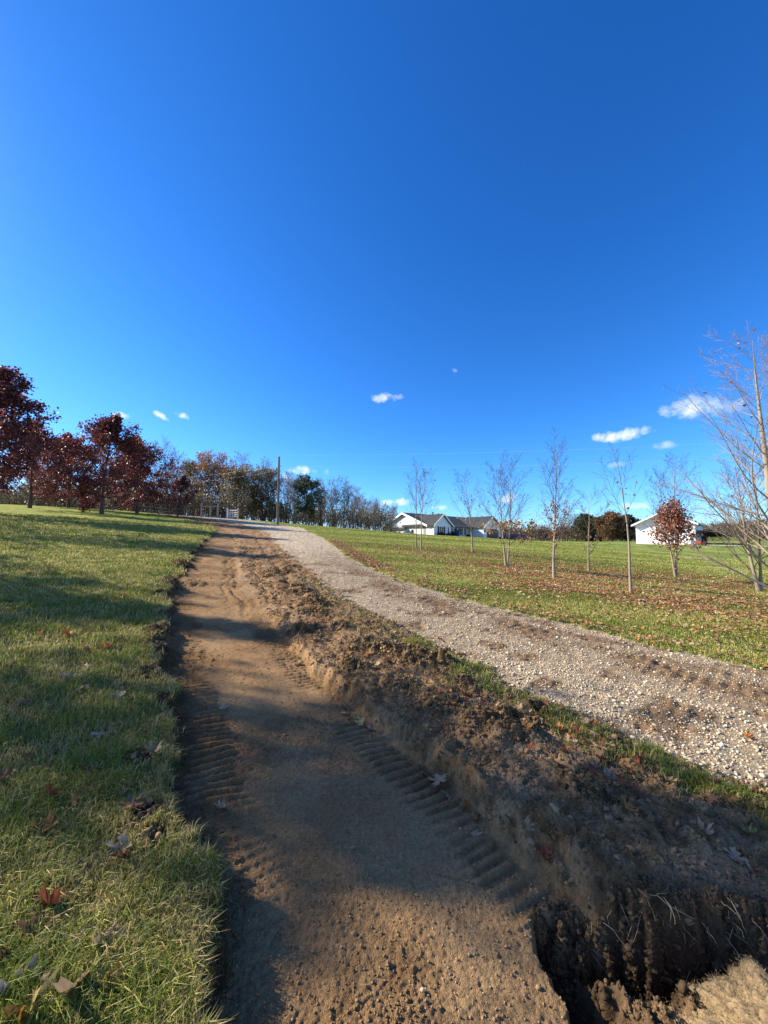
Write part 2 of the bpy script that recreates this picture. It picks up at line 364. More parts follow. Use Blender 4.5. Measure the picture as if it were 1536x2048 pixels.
# ------------------------------------------------------------------ grass
def blades(name, x, y, z, hgt, wid, col, lean, label, flat=0.0, kind='stuff', cat='grass'):
    n = len(x); th = rng.random(n) * 2 * pi
    side = np.stack([np.cos(th), np.sin(th), np.zeros(n)], 1)
    ph = rng.random(n) * 2 * pi
    ld = np.stack([np.cos(ph), np.sin(ph), np.zeros(n)], 1) * (lean * rng.random(n) ** .7)[:, None]
    ld[:, 0] += flat
    up = np.array([0, 0, 1.])
    b = np.stack([x, y, z], 1)
    L1 = hgt[:, None] * (up * .55 + ld * .35); L2 = hgt[:, None] * (up * np.clip(1 - .45 * np.linalg.norm(ld, axis=1), .15, 1)[:, None] + ld * 1.15)
    w = wid[:, None] * side * .5
    V = np.empty((n, 5, 3)); V[:, 0] = b - w; V[:, 1] = b + w; V[:, 2] = b + L1 + w * .8; V[:, 3] = b + L1 - w * .8; V[:, 4] = b + L2
    V[:, :2, 2] -= .006
    idx = np.arange(n)[:, None] * 5
    C = np.repeat(col[:, None, :], 5, 1)
    o = mesh(name, V.reshape(-1, 3), [idx + np.array([0, 1, 2, 3]), idx + np.array([3, 2, 4])], M_blade, C.reshape(-1, 3))
    return tag(o, label, cat, kind=kind)

def grass_cols(n, x, y, straw):
    g1 = RG([.10, .155, .018]); g2 = RG([.285, .305, .045]); s1 = RG([.60, .49, .21]); s2 = RG([.33, .24, .09])
    t = rng.random(n); c = lerp(np.broadcast_to(g1, (n, 3)), g2, t)
    cs = lerp(np.broadcast_to(s1, (n, 3)), s2, rng.random(n))
    k = rng.random(n) < straw; c[k] = cs[k]
    return c * (.8 + .4 * rng.random(n))[:, None]

def make_grass():
    x, y = polar(900000, .85, 34, -55, 5); q = x < x_left(y) + .25; x, y = x[q], y[q]
    z, zid, m = detail(x, y)
    pat = fbm(x * 2.2, y * 2.2, 3, 401)
    k = (zid == 0) & (m['heap'] < .45 + .3 * rng.random(len(x))) & (x < m['xl'] - .012) & (rng.random(len(x)) < .75 + .5 * pat)
    x, y, z, pat = x[k], y[k], z[k], pat[k]; r = np.hypot(x, y); n = len(x)
    straw = np.clip(.40 - .5 * pat + .25 * np.exp(-((x_left(y) - x) / .12) ** 2), .05, .8)
    hgt = (.032 + .035 * rng.random(n) ** 1.5 + .03 * (rng.random(n) < .06)) * (1 + .3 * pat) * (1 + .012 * r)
    wid = np.maximum(.0026 + .0016 * rng.random(n), .0011 * r)
    blades('grass', x, y, z, hgt, wid, grass_cols(n, x, y, straw), 1.0, 'short green and straw coloured grass of the left lawn', flat=.12)
    # right lawn
    x, y = polar(620000, 3.2, 48, -20, 56); q = x > x_gr(y) - .3; x, y = x[q], y[q]
    z, zid, m = detail(x, y)
    k = (zid == 4); x, y, z = x[k], y[k], z[k]; r = np.hypot(x, y); n = len(x)
    st = np.clip(.5 + noise(x * .05 + y * .01, y * .55 - x * .05, 310), 0, 1)
    hgt = (.025 + .02 * rng.random(n)) * (1 + .004 * r); wid = np.maximum(.004, .0011 * r)
    c = grass_cols(n, x, y, .12 + .22 * st); c = c * (.9 + .45 * st)[:, None]
    blades('grass', x, y, z, hgt, wid, c, .8, 'short mown grass of the right lawn')
    # verge grass by the gravel
    x, y = polar(520000, 1.5, 9, -20, 56); q = (x > x_top(y) - .1) & (x < x_gl(y) + .2); x, y = x[q], y[q]
    z, zid, m = detail(x, y)
    d = m['xg'] - x; ctr = .24 + .14 * noise(x * .8, y * .8, 402)
    pr = .75 * np.exp(-((d - ctr) / .24) ** 2) * sstep(-.15, .3, fbm(x * 2.2, y * 2.2, 3, 403) + .22 * np.exp(-((y - 3.5) / .5) ** 2) + .3 * np.exp(-((y - 2.3) / .35) ** 2) - .05) * (1 - sstep(3.9, 5.6, y)) + .05 * sstep(0, .5, fbm(x * 2.5, y * 2.5, 2, 404)) * sstep(.35, .6, m['tv'])
    k = (zid == 2) & (rng.random(len(x)) < pr) & (m['heap'] < .6); x, y, z = x[k], y[k], z[k]; n = len(x)
    hgt = .03 + .055 * rng.random(n) ** 1.3; wid = np.maximum(.003, .0012 * np.hypot(x, y))
    blades('grass', x, y, z, hgt, wid, grass_cols(n, x, y, np.full(n, .25)), 1.1, 'ragged green grass left along the edge of the gravel')
    # torn dry roots and dead grass on the bank, heaps, cut edges
    x, y = polar(600000, .95, 9, -52, 56); q = (x > x_left(y) - .12) & (x < x_gl(y) + .2) & ~((x > x_left(y) + .12) & (x < x_toe(y) - .1)); x, y = x[q], y[q]
    z, zid, m = detail(x, y)
    pr = .22 * (zid == 2) * sstep(-.2, .5, fbm(x * 3, y * 3, 3, 405) + .1) + .9 * m['heap'] * np.isin(zid, [0, 2]) + .45 * np.exp(-((x - m['xl']) / .03) ** 2) + .4 * (zid == 5) * (1 - m['chan']) * .15
    pr = pr + .5 * np.exp(-((x - m['xp']) / .05) ** 2) * (y < 6)
    k = rng.random(len(x)) < pr * .62; x, y, z = x[k], y[k], z[k]; n = len(x)
    hgt = .018 + .04 * rng.random(n) ** 1.6; wid = np.maximum(.0018, .0008 * np.hypot(x, y))
    c = lerp(np.broadcast_to(RG([.30, .22, .12]), (n, 3)), RG([.11, .08, .04]), rng.random(n)); kk = rng.random(n) < .12; c[kk] = RG([.13, .16, .04])
    blades('dry_grass', x, y, z, hgt, wid, c, 1.5, 'torn dead grass and roots over the heaped soil', cat='dry grass')
make_grass()

# ------------------------------------------------------------------ stones and soil crumbs
def ico(sub):
    t = (1 + 5 ** .5) / 2
    V = [(-1, t, 0), (1, t, 0), (-1, -t, 0), (1, -t, 0), (0, -1, t), (0, 1, t), (0, -1, -t), (0, 1, -t), (t, 0, -1), (t, 0, 1), (-t, 0, -1), (-t, 0, 1)]
    F = [(0, 11, 5), (0, 5, 1), (0, 1, 7), (0, 7, 10), (0, 10, 11), (1, 5, 9), (5, 11, 4), (11, 10, 2), (10, 7, 6), (7, 1, 8), (3, 9, 4), (3, 4, 2), (3, 2, 6), (3, 6, 8), (3, 8, 9), (4, 9, 5), (2, 4, 11), (6, 2, 10), (8, 6, 7), (9, 8, 1)]
    V = [np.array(v) / np.linalg.norm(v) for v in V]
    for _ in range(sub):
        c = {}; G = []
        def mid(a, b):
            k = (min(a, b), max(a, b))
            if k not in c:
                v = V[a] + V[b]; V.append(v / np.linalg.norm(v)); c[k] = len(V) - 1
            return c[k]
        for a, b, d in F:
            ab, bd, da = mid(a, b), mid(b, d), mid(d, a); G += [(a, ab, da), (b, bd, ab), (d, da, bd), (ab, bd, da)]
        F = G
    return np.array(V), np.array(F)

def rocks(name, x, y, z, s, col, mat, label, cat, sub=0, flat=.65, jit=.28, sink=.25, kind='stuff', smooth=False):
    bv, bf = ico(sub); n = len(x); nv = len(bv)
    base = bv[None] * (1 + jit * (rng.random((n, nv, 1)) * 2 - 1))
    sc3 = np.stack([1 + .35 * rng.random(n), .75 + .3 * rng.random(n), np.full(n, flat) * (.7 + .6 * rng.random(n))], 1)
    base = base * sc3[:, None, :] * s[:, None, None]
    th = rng.random(n) * 2 * pi; c, sn = np.cos(th)[:, None], np.sin(th)[:, None]
    tl = (rng.random(n) - .5)[:, None] * .9
    X = base[..., 0] * c - base[..., 1] * sn; Y = base[..., 0] * sn + base[..., 1] * c; Z = base[..., 2] + X * tl
    V = np.stack([X + x[:, None], Y + y[:, None], Z + (z + s * flat * (1 - sink * 2))[:, None]], -1)
    F = (np.arange(n)[:, None, None] * nv + bf[None]).reshape(-1, 3)
    o = mesh(name, V.reshape(-1, 3), [F], mat, np.repeat(col[:, None, :], nv, 1).reshape(-1, 3), smooth=smooth)
    return tag(o, label, cat, kind=kind)

def pick(n, pal, w, jitter=.18):
    pal = np.array(pal); w = np.array(w, float); w /= w.sum()
    c = pal[rng.choice(len(pal), n, p=w)]
    return c * (1 + jitter * (rng.random((n, 1)) * 2 - 1))

def make_stones():
    x, y = polar(420000, 2.0, 38, -32, 58); q = (x > x_gl(y) - .35) & (x < x_gr(y) + .35); x, y = x[q], y[q]
    z, zid, m = detail(x, y); r = m['r']
    spill = (zid == 2) * np.exp(-(m['xg'] - x) / (.10 + .10 * sstep(4, 7, y))) * .5 + (zid == 4) * np.exp(-(x - m['xr']) / .12) * .25
    pr = (zid == 3) * (1 - .88 * m['gm']) * sstep(-.9, .2, fbm(x * 3, y * 3, 2, 410) + .2) * (.75 + .5 * m['rough']) + spill
    k = rng.random(len(x)) < pr; x, y, z, r = x[k], y[k], z[k], r[k]; n = len(x)
    s = (.0014 + .0054 * rng.random(n) ** 3.0 + .007 * (rng.random(n) < .02)) * (1 + .07 * np.minimum(r, 30))
    col = pick(n, [[.56, .465, .315], [.64, .54, .375], [.44, .345, .22], [.50, .365, .23], [.28, .205, .13], [.70, .61, .45]], [5, 3, 4, 4, 1.5, .7])
    q = r < 4.5
    rocks('gravel', x[q], y[q], z[q], s[q], col[q], M_stone, 'loose pale crushed stone on the near part of the drive', 'gravel', 1, .65, .30)
    rocks('gravel', x[~q], y[~q], z[~q], s[~q], col[~q], M_stone, 'loose pale crushed stone covering the drive uphill', 'gravel', 0, .7, .32)
    # soil crumbs
    x, y = polar(400000, 1.0, 16, -50, 56); q = x < x_gr(y); x, y = x[q], y[q]
    z, zid, m = detail(x, y); r = m['r']
    pr = (zid == 1) * (.10 + .3 * m['scr'] ** 2 * np.clip(.4 + m['rough'], 0, 1)) + (zid == 2) * (.5 + .4 * m['rough']) + (zid == 5) * .9 + (zid == 3) * m['gm'] * .5 + (m['heap'] > .3) * .9 + .9 * np.exp(-((x - m['xl']) / .05) ** 2)
    k = rng.random(len(x)) < pr * .8; x, y, z, r, zd, hp = x[k], y[k], z[k], r[k], zid[k], m['heap'][k]; n = len(x)
    s = (.0009 + .0030 * rng.random(n) ** 3) * (1 + .24 * r); s = s * np.where((zd == 2) | (zd == 5), 1.5, 1.0) * np.where(hp > .3, 1.5, 1); s = s * np.where(rng.random(n) < .02, 2.0, 1)
    cd = ground_colour(x, y, np.where(zd == 0, 2, zd), {kk: vv[k] if hasattr(vv, 'shape') else vv for kk, vv in m.items()})
    rocks('soil_crumbs', x, y, z, s, cd * 1.02, M_clod, 'loose crumbs and clods of brown soil', 'soil', 0, .75, .42)
make_stones()

# ------------------------------------------------------------------ fallen leaves
def leaf_mesh(seed, curl, fold):
    R = np.random.default_rng(seed)
    # right half outline of a maple leaf (x across, y along), stem at origin
    half = [(0, -.02), (.10, .06), (.26, -.04), (.42, -.02), (.36, .08), (.52, .12), (.30, .20), (.40, .30), (.56, .36), (.78, .42), (.62, .50), (.66, .60), (.46, .56), (.34, .52), (.20, .46), (.22, .62), (.34, .78), (.18, .80), (.10, .92), (0, 1.14)]
    pts = [(x, y) for x, y in half] + [(-x, y) for x, y in half[-2:0:-1]]
    P = np.array(pts); c = np.array([0, .36]); P = P + R.normal(0, .018, P.shape)
    n = len(P); inner = c + (P - c) * .5
    V2 = np.concatenate([[c], inner, P])
    F3 = [(0, 1 + i, 1 + (i + 1) % n) for i in range(n)]
    F4 = [(1 + i, 1 + n + i, 1 + n + (i + 1) % n, 1 + (i + 1) % n) for i in range(n)]
    V2 = V2 - np.array([0, .4]); d = np.hypot(V2[:, 0], V2[:, 1])
    a = R.random() * pi; u = V2[:, 0] * cos(a) + V2[:, 1] * sin(a)
    z = curl * d ** 2 * (1 + .6 * np.sin(3 * np.arctan2(V2[:, 1], V2[:, 0]) + R.random() * 6)) + fold * np.abs(V2[:, 0]) + .35 * curl * u * np.abs(u) + R.normal(0, .035, len(d))
    V = np.stack([V2[:, 0] * (1 - .25 * abs(fold) - .18 * curl * d), V2[:, 1] * (1 - .18 * curl * d), z], 1)
    # stem: thin triangular tube
    s0 = V[1]; st = [np.array([0, -.42, s0[2]]), np.array([.03, -.62, s0[2] + .05]), np.array([.10, -.86, s0[2] + .12])]
    k = len(V); sv = []
    for q in st:
        sv += [q + [.012, 0, 0], q + [-.012, 0, 0], q + [0, 0, .018]]
    V = np.concatenate([V, sv])
    for i in range(2):
        for j in range(3):
            F4.append((k + 3 * i + j, k + 3 * i + (j + 1) % 3, k + 3 * i + 3 + (j + 1) % 3, k + 3 * i + 3 + j))
    rad = np.concatenate([np.array([0]), np.full(n, .5), np.full(n, 1.), np.full(9, .3)])
    return V, F3, F4, rad

LEAFCOL = {'orange': (.42, .17, .045), 'tan': (.40, .27, .16), 'brown': (.21, .105, .055), 'pale': (.50, .37, .24), 'yellow': (.62, .44, .16), 'red': (.27, .075, .035)}
LM = {}
def leaf_data(colname, v):
    key = (colname, v)
    if key not in LM:
        V, F3, F4, rad = leaf_mesh(100 + v, [.2, .4, .6, .85, -.4][v % 5], [.1, .2, .35, .15, .25][v % 5])
        c = np.array(LEAFCOL[colname]); R = np.random.default_rng(v)
        col = c[None] * (1.05 - .3 * rad[:, None] * R.random((len(V), 1))) * (1 + .15 * (R.random((len(V), 1)) - .5))
        o = mesh('maple_leaf_source', V, [np.array(F3), np.array(F4)], M_leaf, col, smooth=True)
        me = o.data; me.name = 'maple_leaf'; bpy.data.objects.remove(o); LM[key] = me
    return LM[key]

def put_leaf(x, y, colname, v, size, rz, tilt, label, group=None, lift=.03, tdir=0.):
    o = link(bpy.data.objects.new('maple_leaf', leaf_data(colname, v)))
    z = H1(x, y)
    o.location = (x, y, z + lift); o.scale = (size,) * 3
    o.rotation_euler = (tilt * cos(tdir), tilt * sin(tdir), rz)
    return tag(o, label, 'leaf', group)

def make_leaves():
    S = [  # x, y, colour, variant, size, rz, tilt, label
        (-1.07, 1.24, 'pale', 1, .11, .3, .5, 'pale mauve maple leaf with pointed lobes at the lower left edge of the lawn'),
        (-.925, 1.245, 'tan', 1, .12, 2.2, .7, 'large crumpled mauve leaf in the lower left leaf cluster'),
        (-.985, 1.19, 'yellow', 3, .11, 1.0, 1.0, 'pale yellow leaf standing on edge at the bottom left of the picture'),
        (-1.01, 1.16, 'orange', 2, .10, 3.0, .9, 'orange leaf tucked under the pale yellow leaf at the bottom left'),
        (-.825, 1.27, 'orange', 3, .065, .8, .7, 'small bright orange leaf lit by sun beside the big crumpled leaf'),
        (-1.20, 1.48, 'red', 2, .10, 1.7, .6, 'rusty red leaf curled in the grass at the left edge'),
        (-1.17, 1.40, 'brown', 1, .08, .4, .4, 'brown leaf just below the rusty red curled leaf'),
        (-1.20, 1.31, 'brown', 3, .07, 2.4, .9, 'narrow dark leaf sunk in the grass at the left edge'),
        (-1.02, 1.40, 'pale', 4, .06, 1.0, .3, 'small pale leaf in the grass above the leaf cluster'),
        (-.93, 1.38, 'tan', 2, .075, 4.0, .5, 'tan curled leaf in the middle of the near lawn'),
        (-1.50, 1.80, 'orange', 3, .085, .3, .5, 'bright orange folded leaf in sunlit grass'),
        (-1.62, 1.98, 'red', 2, .10, 1.4, .5, 'dark orange leaf in shaded grass, left one of a pair'),
        (-1.52, 1.96, 'orange', 4, .09, 2.9, .4, 'orange leaf in shaded grass, right one of a pair'),
        (-1.19, 1.92, 'brown', 0, .09, .9, .2, 'reddish brown flat leaf near the torn edge of the lawn'),
        (-1.12, 1.74, 'pale', 3, .08, .2, .9, 'pinkish pale leaf standing up by the torn soil'),
        (-1.08, 1.70, 'red', 1, .06, 2.0, .5, 'small red leaf leaning on a pinkish pale one'),
        (-1.78, 2.52, 'pale', 4, .085, 1.0, .3, 'pale grey leaf lying in the shaded lawn'),
        (-2.0, 3.0, 'pale', 1, .085, 3.3, .5, 'whitish leaf with curled lobes alone in shade'),
        (-2.55, 3.22, 'tan', 1, .12, .5, .3, 'pinkish tan leaf flat in the shade at left'),
        (-3.4, 4.2, 'orange', 2, .12, 1.5, .4, 'orange leaf at the far left of the shaded lawn'),
        (-2.85, 3.8, 'orange', 1, .13, .9, .4, 'wide orange leaf in a cluster in the middle of the lawn'),
        (-2.75, 3.9, 'orange', 3, .12, 2.2, .5, 'upper folded orange leaf of the middle lawn cluster'),
        (-1.27, 3.12, 'pale', 3, .065, .6, 1.0, 'white crumpled leaf alone on the bare track'),
        (-.86, 2.13, 'pale', 2, .055, 1.6, .8, 'small whitish leaf on shaded soil beside the lawn edge'),
        (-.23, 3.14, 'yellow', 1, .085, .7, .5, 'pale yellow leaf at the foot of the bank'),
        (-.17, 3.05, 'yellow', 3, .075, 2.7, .7, 'second pale yellow leaf at the foot of the bank, leaning'),
        (-.10, 2.97, 'tan', 2, .08, 4.1, .6, 'tan leaf below the pale yellow leaves by the bank'),
        (-.30, 3.27, 'tan', 4, .07, 1.1, .6, 'small tan leaf above the pale yellow leaves by the bank'),
        (.33, 2.44, 'tan', 0, .10, 2.5, .4, 'pinkish tan maple leaf at the shaded foot of the bank'),
        (.27, 2.50, 'brown', 2, .08, 1.0, .5, 'dark brown leaf behind the pinkish tan one by the bank'),
        (.46, 2.26, 'orange', 1, .065, .5, .7, 'orange brown leaf leaning on the lit bank'),
        (.50, 2.16, 'brown', 3, .06, 1.9, 1.1, 'narrow brown leaf upright against the bank'),
        (.70, 2.0, 'tan', 3, .055, .4, .9, 'small tan leaf at the toe of the bank above the pit'),
        (.76, 1.93, 'red', 2, .06, 2.8, .6, 'reddish leaf at the toe of the bank above the pit'),
        (.69, 1.60, 'orange', 3, .06, 1.8, .4, 'small orange brown leaf down inside the pit'),
        (.66, 1.70, 'brown', 1, .08, .7, .9, 'large brown leaf hanging at the pit edge'),
        (2.72, 3.0, 'orange', 2, .07, .9, .6, 'orange leaf alone on the pale gravel'),
        (1.84, 2.06, 'yellow', 2, .07, 1.3, .4, 'yellow leaf in bright grass above the pit'),
        (1.32, 2.36, 'tan', 1, .085, .2, .4, 'big tan leaf on top of the sunlit leaf pile on the bank'),
    ]
    for x, y, c, v, s, rz, tl, lb in S:
        lift = .024 if x < x_left(y) - .05 else .014
        put_leaf(x, y, c, v, s, rz, tl, lb, None, lift, rz)
    R = random.Random(5)
    names = {'orange': 'orange', 'tan': 'tan', 'brown': 'brown', 'pale': 'pale grey', 'yellow': 'yellow', 'red': 'reddish brown'}
    def scatter(n, fn, where, grp, cols, size, lift):
        k = 0
        while k < n:
            x, y = fn(); c = R.choice(cols)
            put_leaf(x, y, c, R.randrange(5), size * R.uniform(.6, 1.1), R.uniform(0, 6.3), R.uniform(.0, .7), f'{names[c]} fallen maple leaf {where}', f'{names[c]} {grp}', lift, R.uniform(0, 6.3)); k += 1
    def left():
        while True:
            y = R.uniform(1.2, 7.5) ** 1.0; x = x_left(y) - R.uniform(.05, 1.0) * y * .55
            if x > -1.15 * y: return float(x), y
    scatter(62, left, 'lying among others in the grass left of the track', 'leaves in the left grass', ['orange', 'tan', 'brown', 'brown', 'tan'], .075, .022)
    def bank():
        y = R.uniform(1.75, 3.4); t = R.random() ** .8; a = x_top(y) + .1; b = x_gl(y) - .02
        return float(a + (b - a) * (.25 + .75 * t)), y
    scatter(120, bank, 'scattered over the rough soil bank above the pit', 'leaves on the soil bank', ['tan', 'tan', 'brown', 'red', 'orange'], .066, .022)
    def bank2():
        y = R.uniform(3.2, 5.5); a = x_top(y) + .1; b = x_gl(y) + .2
        return float(R.uniform(a, b)), y
    scatter(22, bank2, 'on the churned soil further up the bank', 'leaves further up the bank', ['tan', 'brown', 'orange'], .08, .014)
    def toe():
        y = R.uniform(2.0, 6.3); return float(x_toe(y) - R.uniform(-.04, .12)), y
    scatter(16, toe, 'caught along the foot of the bank', 'leaves along the foot of the bank', ['tan', 'tan', 'brown'], .055, .008)
    # small litter beyond: one mass
    x, y = polar(300000, 3.6, 30, -20, 57); q = x > x_gr(y) - .2; x, y = x[q], y[q]; r = np.hypot(x, y)
    z, zid, m = detail(x, y)
    lt = litter(x, y)
    edge = np.exp(-((x - m['xr'] - .25) / .35) ** 2) * (sstep(10.5, 12.5, y) * (1 - sstep(19, 23, y)) * 1.2 + .10)
    pr = (zid == 4) * (lt * .55 * np.clip(r / 9, .35, 1.3) + edge)
    k = rng.random(len(x)) < pr; x, y, z = x[k], y[k], z[k]; n = len(x)
    s = (.020 + .022 * rng.random(n)) * (.70 + .014 * y)
    col = pick(n, [[.36, .20, .10], [.42, .17, .06], [.26, .13, .07], [.48, .34, .20]], [4, 2.5, 3, 2], .3)
    th = rng.random(n) * 2 * pi; ta = rng.random(n) * 1.1 - .2
    ax = np.stack([np.cos(th), np.sin(th), np.sin(ta) * .7], 1) * s[:, None]; ay = np.stack([-np.sin(th), np.cos(th), rng.normal(0, .35, n)], 1) * (s * .8)[:, None]
    c = np.stack([x, y, z + .022 + .02 * rng.random(n)], 1); upv = np.array([0, 0, 1.]) * (s * .4)[:, None]
    V = np.stack([c - ax, c - ay * .9 + upv * .6, c, c + ay + upv, c + ax + upv * .5, c + ax * .45 - ay * .75 + upv * .4], 1)
    idx = np.arange(n)[:, None] * 6
    o = mesh('leaf_litter', V.reshape(-1, 3), [idx + np.array([0, 1, 2]), idx + np.array([1, 5, 2]), idx + np.array([5, 4, 2]), idx + np.array([4, 3, 2]), idx + np.array([3, 0, 2])], M_leaf, np.repeat(col[:, None], 6, 1).reshape(-1, 3))
    tag(o, 'brown and orange leaf litter strewn in bands over the right lawn', 'leaf litter', kind='stuff')
make_leaves()

# ------------------------------------------------------------------ bits in the foreground
def lump(name, loc, size, label, cat, mat, col, seed, sub=4, amp=.25, freq=2.2):
    V, F = ico(sub); V = V.copy()
    n = fbm(V[:, 0] * freq + seed, V[:, 1] * freq + V[:, 2] * 1.7 * freq, 4, seed); n2 = fbm(V[:, 0] * 11, V[:, 1] * 11 + V[:, 2] * 9, 3, seed + 5)
    V = V * (1 + amp * n + amp * .3 * n2)[:, None] * np.array(size)
    c = np.array(col)[None] * (1 + .25 * n2[:, None])
    o = mesh(name, V, [F], mat, c, smooth=True); o.location = loc
    return tag(o, label, cat)

def foreground_bits():
    o = lump('stone', (.345, 1.222, H1(.345, 1.222) + .012), (.026, .030, .032), 'brown lump of stone on the bare track at the bottom edge', 'stone', M_clod, (.22, .145, .075), 3, 3, .3)
    o = lump('stone', (.50, 1.275, H1(.50, 1.275) + .003), (.010, .009, .007), 'small pale pebble on the track near the pit', 'stone', M_stone, (.5, .41, .28), 8, 3)
    o = lump('stone', (.13, 1.42, H1(.13, 1.42) + .003), (.008, .007, .006), 'tiny tan pebble in the middle of the track', 'stone', M_stone, (.5, .38, .25), 9, 2)
    o = lump('stone', (-.262, 1.235, H1(-.262, 1.235) + .005), (.012, .010, .008), 'pale yellowish pebble beside the shadow of the lawn edge', 'stone', M_stone, (.55, .45, .25), 10, 3)
    # straw covered mound at the lower right
    cx, cy = 1.30, 1.29; zc = H1(1.28, 1.2)
    root = empty('turf_clump', (cx, cy, 0), 'pale clump of earth matted with dry roots at the lower right', 'turf clump')
    V, F = ico(5); V = V.copy()
    n = fbm(V[:, 0] * 2.4 + 3, V[:, 1] * 2.4 + V[:, 2] * 2, 4, 77); n2 = fbm(V[:, 0] * 14, V[:, 1] * 14 + V[:, 2] * 12, 3, 78)
    V = V * (1 + .34 * n + .13 * n2 + .05 * fbm(V[:, 0] * 30, V[:, 1] * 30 + V[:, 2] * 25, 2, 79))[:, None] * np.array([.34, .25, .17]); V[:, 2] += -.03
    me = mesh('soil', V, [F], M_clod, np.array([.24, .17, .09])[None] * (1 + .3 * n2[:, None]), smooth=True, parent=root)
    k = 90000; i = rng.integers(0, len(V), k); P = V[i] + rng.normal(0, .006, (k, 3)); P = P[P[:, 2] > -.1]; k = len(P)
    d = rng.normal(0, 1, (k, 3)); d[:, 2] = np.abs(d[:, 2]) * .3; nn = P / np.array([.34, .25, .22]); d = d + nn * .25; d /= np.linalg.norm(d, axis=1)[:, None]
    L = (.004 + .012 * rng.random(k) ** 2.5)[:, None]; w = np.cross(d, rng.normal(0, 1, (k, 3))); w = w / np.linalg.norm(w, axis=1)[:, None] * .0009
    VV = np.stack([P - w, P + w, P + d * L], 1)
    c = pick(k, [[.46, .37, .22], [.34, .25, .13], [.22, .15, .08]], [3, 3, 2], .2)
    o = mesh('dry_roots', VV.reshape(-1, 3), [np.arange(k * 3).reshape(-1, 3)], M_blade, np.repeat(c[:, None], 3, 1).reshape(-1, 3), parent=root); o['kind'] = 'stuff'
    # clods standing out of the wall of the pit
    n = 8000; x = rng.uniform(.62, 2.0, n); yl = y_lip(x) + .05 * fbm(x * 9, x * 0 + y_lip(x) * 9, 3, 151); t = rng.random(n); y = yl - .11 + .12 * t + rng.normal(0, .02, n)
    z = H(x, y); cc = np.array([.115, .072, .037])[None] * (.6 + .8 * rng.random((n, 1)))
    rocks('soil_clods', x, y, z, (.0025 + .010 * rng.random(n) ** 3), cc, M_clod, 'clods of earth sticking out of the pit wall', 'soil', 1, .8, .5, .5)
    x, y = polar(90000, 1.6, 12, -35, 56); z, zid, m = detail(x, y)
    q = ((zid == 2) & (rng.random(len(x)) < .06 + .10 * m['rough'] + .30 * m['heap'])) | ((m['heap'] > .3) & (zid == 0) & (rng.random(len(x)) < .25)); x, y, z = x[q], y[q], z[q]; n = len(x)
    cc = pick(n, [[.25, .155, .075], [.18, .11, .052], [.33, .215, .11], [.11, .07, .036]], [3, 3, 3, 1.3], .2)
    rocks('soil_clods', x, y, z, (.0045 + .014 * rng.random(n) ** 3) * (.75 + .12 * np.hypot(x, y)), cc, M_clod, 'broken clods of earth lying over the bank', 'soil', 1, .75, .38, .3)
    # roots hanging over the pit
    segs = []; R = np.random.default_rng(12)
    for q in range(90):
        x = R.uniform(.82, 1.75); y = y_lip(x) + R.uniform(-.03, .03); z = H1(x, y + .06) + R.uniform(-.12, .0)
        p = np.array([x, y, z]); dd = np.array([R.normal(0, .5), -R.uniform(.3, 1.), R.normal(-.2, .5)]); pts = [p]
        Ls = R.uniform(.02, .10) * (2 if q < 10 else 1)
        for s in range(5):
            dd = dd / np.linalg.norm(dd) + R.normal(0, .3, 3) + np.array([0, 0, -.18]); p = p + dd / np.linalg.norm(dd) * Ls / 5; pts.append(p)
        segs.append((pts, np.linspace(.0016, .0005, 6) * (1.3 if q < 10 else .8)))
    P = np.array([s[0] for s in segs]); Rr = np.array([s[1] for s in segs])
    V, F = tubes(P, Rr, 4)
    o = mesh('hanging_roots', V, [F], M_root); tag(o, 'thin pale roots dangling from the bank over the dark pit', 'roots', kind='stuff')

def tubes(P, R, sides=5):
    """P (m,k,3) polylines, R (m,k) radii"""
    m, k, _ = P.shape
    T = np.empty_like(P); T[:, 1:-1] = P[:, 2:] - P[:, :-2]; T[:, 0] = P[:, 1] - P[:, 0]; T[:, -1] = P[:, -1] - P[:, -2]
    T /= np.linalg.norm(T, axis=2, keepdims=True) + 1e-12
    ref = np.where(np.abs(T[:, :1, 2:3]) < .8, np.array([0, 0, 1.]), np.array([1., 0, 0]))
    U = np.cross(T, np.broadcast_to(ref, T.shape)); U /= np.linalg.norm(U, axis=2, keepdims=True) + 1e-12; W = np.cross(T, U)
    a = np.arange(sides) * 2 * pi / sides
    V = P[:, :, None, :] + R[:, :, None, None] * (U[:, :, None, :] * np.cos(a)[None, None, :, None] + W[:, :, None, :] * np.sin(a)[None, None, :, None])
    i = np.arange(m)[:, None, None] * k * sides; j = np.arange(k - 1)[None, :, None] * sides; s = np.arange(sides)[None, None, :]; s2 = (s + 1) % sides
    F = np.stack([i + j + s, i + j + s2, i + j + sides + s2, i + j + sides + s], -1).reshape(-1, 4)
    return V.reshape(-1, 3), F
M_root = mat_plain('pale_root', (.42, .32, .18), .9)
foreground_bits()

# ------------------------------------------------------------------ trees
M_bark_young = mat_plain('young_bark', (.29, .23, .165), .85, .1, var=.35, vscale=9, bump=.4, bscale=50, stretch=(1, 1, .3))
M_twig = mat_plain('twig', (.10, .07, .05), .8, .1, var=.25, vscale=3)
M_bark_dark = mat_plain('dark_bark', (.10, .075, .06), .9, .1, var=.3, vscale=6, bump=.5, bscale=30, stretch=(1, 1, .3))
M_bark_grey = mat_plain('grey_bark', (.21, .165, .13), .9, .1, var=.3, vscale=3)

def unit(v): return v / (np.linalg.norm(v) + 1e-12)
def perp(t, a):
    r = np.array([0, 0, 1.]) if abs(t[2]) < .8 else np.array([1., 0, 0])
    u = unit(np.cross(t, r)); w = np.cross(t, u); return u * cos(a) + w * sin(a)

